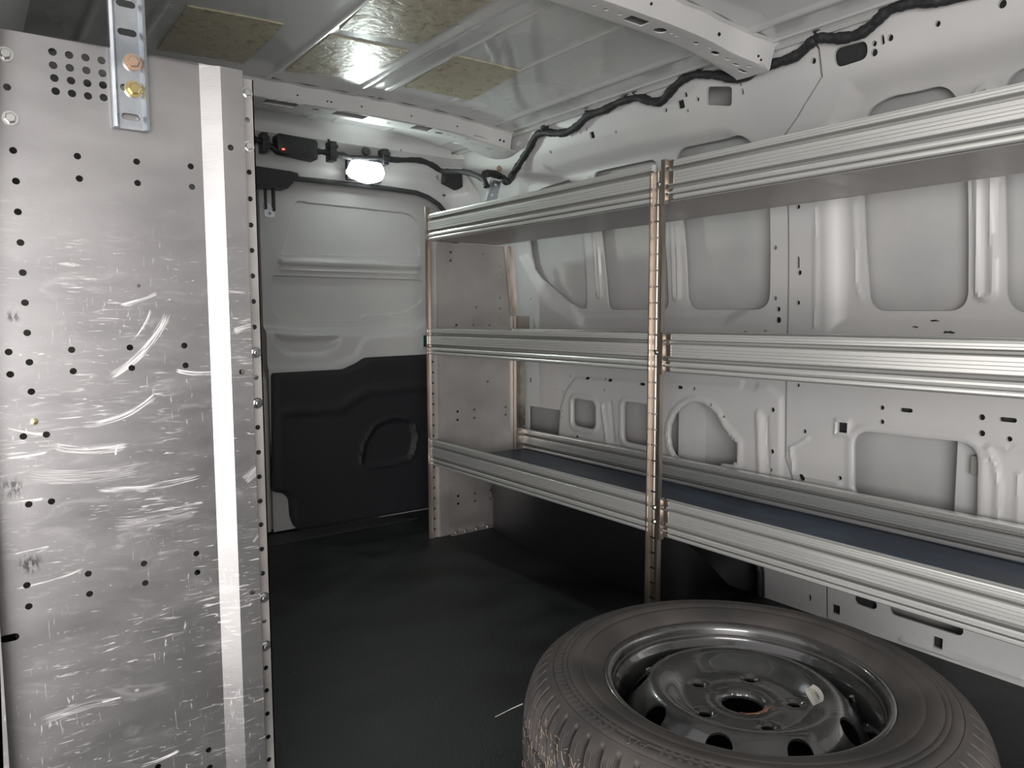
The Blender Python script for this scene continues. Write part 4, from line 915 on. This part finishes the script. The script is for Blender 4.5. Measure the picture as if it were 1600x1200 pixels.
rr = rr - groove*.0115*(1-.5*sstep(absh, .075, .095)); hz = hz - np.sign(hz)*groove*.0075*sstep(absh, .055, .085)
for c_ in (.78, .92, .06, .20):
    sp_ = (1-sstep(np.abs((ph-c_+.5) % 1-.5), .010, .028))*zone*(1-sstep(absh, .094, .098)); rr = rr - sp_*.0022; hz = hz - np.sign(hz)*sp_*.0018*sstep(absh, .06, .09)
ctr = ((A2*NB/(2*PI)*1+absh*9) % 1.0); cz = (absh < .031)*(absh > .0095); rr = rr - (1-sstep(np.abs(ctr-.5), .05, .09))*cz*.006
# small sidewall knurling between the rings
kn = (A2*140/(2*PI)) % 1.0; kz = ((np.abs(prof_a[None, :, 0]-.286) < .0022) | (np.abs(prof_a[None, :, 0]-.300) < .0032))*(absh > .1)
ksec = (np.sin(A2*2.0+1.4) > -.35)*(np.abs((A2-math.radians(189)+PI) % (2*PI)-PI) > .12)
hz = hz - np.sign(hz)*(kn < .5)*kz*ksec*.0008
V3 = np.stack([cx+rr*np.cos(A2), cyw+rr*np.sin(A2), HW+hz], -1).reshape(-1, 3)
ii = np.arange(NA)[:, None]; jj = np.arange(K-1)[None, :]; i2 = (ii+1) % NA
Fq = np.stack([ii*K+jj, i2*K+jj, i2*K+jj+1, ii*K+jj+1], -1).reshape(-1, 4)
mb = MB(); mb.add(V3.tolist(), Fq.tolist()); tyre = part('tyre', mb, 'gum', wh, ang=50, recalc=False)
# raised lettering on the sidewall
def arc_text(txt, size, r, a_mid, zz, name, mat, parent):
    cu = bpy.data.curves.new('t', 'FONT'); cu.body = txt; cu.size = size; cu.extrude = .0006; cu.align_x = 'CENTER'; cu.resolution_u = 3; cu.space_character = 1.15
    to = bpy.data.objects.new('t', cu); C.objects.link(to); dg = bpy.context.evaluated_depsgraph_get(); me = bpy.data.meshes.new_from_object(to.evaluated_get(dg))
    bpy.data.objects.remove(to)
    mb = MB(); vs = []
    for v in me.vertices:
        rad = r+v.co.y; an = a_mid-v.co.x/r; zq = float(np.interp(rad, prof_a[:28, 0], prof_a[:28, 1]))
        vs.append((cx+rad*math.cos(an), cyw+rad*math.sin(an), HW+zq+v.co.z*1.2+zz))
    mb.add(vs, [tuple(p.vertices) for p in me.polygons]); return part(name, mb, mat, parent, recalc=False)
arc_text('A/S', .020, .287, math.radians(-171), .0006, 'raised_lettering', 'gum', tyre)
# rim barrel and flange
RP = [(.190, -.06), (.192, -.02), (.194, .02), (.196, .040), (.1975, .058), (.2000, .066), (.2055, .0715), (.2075, .078), (.2085, .090), (.2110, .0975), (.2150, .1005), (.2195, .1008), (.2225, .0985), (.2235, .0945), (.2225, .0920)]
mb = MB().lathe([(r, h+.0) for r, h in RP], (cx, cyw, HW), 'z', 160)
rim = part('steel_rim', mb, 'rim', wh, ang=60, recalc=False)
# pressed disc with hub bore, stud holes and hand holes, in polar sheet coordinates (arc*R, radius)
DP = [(.0320, .058), (.0325, .0625), (.034, .0655), (.040, .0680), (.047, .0690), (.0485, .0672), (.0520, .0672), (.0535, .0690), (.060, .0695), (.070, .0690), (.092, .0695), (.0975, .0715), (.104, .0760), (.116, .0855), (.126, .0910), (.1335, .0935), (.140, .0940), (.146, .0925), (.152, .0885), (.158, .0825), (.166, .0740), (.174, .0635), (.182, .0500), (.1865, .040), (.190, .028)]
dr = [p_[0] for p_ in DP]; dz = [p_[1] for p_ in DP]; s_len = [0]
for a, b in zip(DP, DP[1:]): s_len.append(s_len[-1]+math.hypot(b[0]-a[0], b[1]-a[1]))
# unroll by sectors so the sheet tool can cut the holes: work directly in plan x,y
lug = [math.radians(x) for x in (100, 28, -44, -116, 172)]
vent = [math.radians(125+40*k) for k in range(9)]
holes = [circ(0, 0, .0322, 48)]
for a in lug: holes.append(circ(.080*math.cos(a), .080*math.sin(a), .0098, 16))
for a in vent:
    c0 = .1635; pts = []
    for k in range(18):
        t = 2*PI*k/18; er, et = .0145*math.cos(t), .0195*math.sin(t); pts.append(((c0+er)*math.cos(a)-et*math.sin(a), (c0+er)*math.sin(a)+et*math.cos(a)))
    holes.append(pts)
def disc_fn(P):
    r = np.hypot(P[:, 0], P[:, 1]); z = np.interp(r, dr, dz)
    for a in lug:
        d = np.hypot(P[:, 0]-.080*math.cos(a), P[:, 1]-.080*math.sin(a)); z = z - .0045*(1-sstep(d, .0098, .0140)) + .0012*(1-sstep(abs(d-.0155), .0, .002))
    return np.c_[cx+P[:, 0], cyw+P[:, 1], HW-.006+z]
mb = MB(); sheet(mb, circ(0, 0, .1905, 160), holes, .0042, disc_fn, lip=(0, 0, -.004))
part('disc', mb, 'rim', rim, ang=60, recalc=False)
# rust patch on the hub edge, thin plate following the rim of the bore
mb = MB(); vs = []
for k in range(15):
    a = math.radians(-150+k*5.8)
    for r in (.0322, .0332, .0345, .039, .0445-.002*math.sin(k*1.7)): vs.append((cx+r*math.cos(a), cyw+r*math.sin(a), HW-.006+float(np.interp(r, dr, dz))+.0007))
mb.add(vs, [(5*k+j, 5*k+j+1, 5*k+j+6, 5*k+j+5) for k in range(14) for j in range(4)]); part('rust_patch', mb, 'rust', rim, 'rusty patch at the edge of the hub bore', recalc=False)
# balance label, weight and valve
a0 = math.radians(-43); vs = []
for k in range(9):
    a = a0+math.radians(-13+k*3.25); e = math.sqrt(max(0.0, 1-((k-4)/4.4)**2))
    for s_ in (-1, 1): r = .113+s_*.0095*(.5+.5*e); vs.append((cx+r*math.cos(a), cyw+r*math.sin(a), HW-.006+float(np.interp(r, dr, dz))+.0008))
mb = MB(); mb.add(vs, [(2*k, 2*k+1, 2*k+3, 2*k+2) for k in range(8)]); lab = part('label', mb, 'label', rim, 'small off-white printed label', recalc=False)
mb = MB()
for k in range(9):
    a = a0+math.radians(-11+k*2.7); r0_, r1_ = .1085+.001*(k % 2), .1165-.0015*(k % 3); dd = .0004
    pts = [(r0_, a-dd/.11), (r1_, a-dd/.11), (r1_, a+dd/.11), (r0_, a+dd/.11)]
    mb.add([(cx+r*math.cos(t), cyw+r*math.sin(t), HW-.006+float(np.interp(r, dr, dz))+.0012) for r, t in pts], [(0, 1, 2, 3)])
part('printed_marks', mb, 'ink', lab, recalc=False)
p = Vector((cx+.178*math.cos(math.radians(99)), cyw+.178*math.sin(math.radians(99)), HW+.040)); part('balance_weight', MB().box((p.x-.006, p.y-.004, p.z+.004), (p.x+.006, p.y+.004, p.z+.016), .002), 'label', rim)
va = math.radians(-34); vp = Vector((cx+.192*math.cos(va), cyw+.192*math.sin(va), HW+.025)); din = Vector((-math.cos(va), -math.sin(va), 0))
mb = MB().tube([vp, vp+din*.004+Vector((0, 0, .012)), vp+din*.010+Vector((0, 0, .03))], [.008, .0062, .0045], 12)
vv_ = part('valve_stem', mb, 'black', rim); part('valve_cap', MB().tube([vp+din*.010+Vector((0, 0, .03)), vp+din*.0125+Vector((0, 0, .040))], [.0042, .0038], 10), 'bolt', vv_)
mb = MB().tube([vp+Vector((-.02*math.sin(va)*-1, -.02*math.cos(va), .0)), vp+Vector((-.034*math.sin(va)*-1, -.034*math.cos(va), .004))], .006, 8); part('balance_weight', mb, 'bolt', rim)
# dry fibres stuck to the tread and the white string on the floor
mb = MB()
for k in range(260):
    a = math.radians(rng.normal(171, 9)); h = float(rng.uniform(-.06, .088)); r = float(np.interp(h, [-.06, .04, .062, .077, .09], [.3545, .3545, .3505, .345, .337]))+.0012
    c0 = Vector((cx+r*math.cos(a), cyw+r*math.sin(a), HW+h)); tdir = Vector((-math.sin(a), math.cos(a), 0))*float(rng.normal(0, .006))+Vector((0, 0, float(rng.normal(0, .008))))
    mb.tube([c0-tdir*.5, c0+Vector((math.cos(a), math.sin(a), 0))*.001, c0+tdir*.5], .00035, 3, cap=False)
part('dry_fibres', mb, 'straw', tyre, 'dry brown fibres caught in the tread', 'stuff', recalc=False)
sp1 = at(808, 1103, 2, .12); pts = [sp1+Vector((.012, 0, 0))]+[at(x, y, 2, z_) for x, y, z_ in ((800, 1107, .10), (790, 1112, .07), (780, 1117, .045), (774, 1120, .03))]
sg = part('string', MB().tube(smooth(pts, 5), .0009, 6), 'string', tyre, 'short white string end sticking out of the tread')
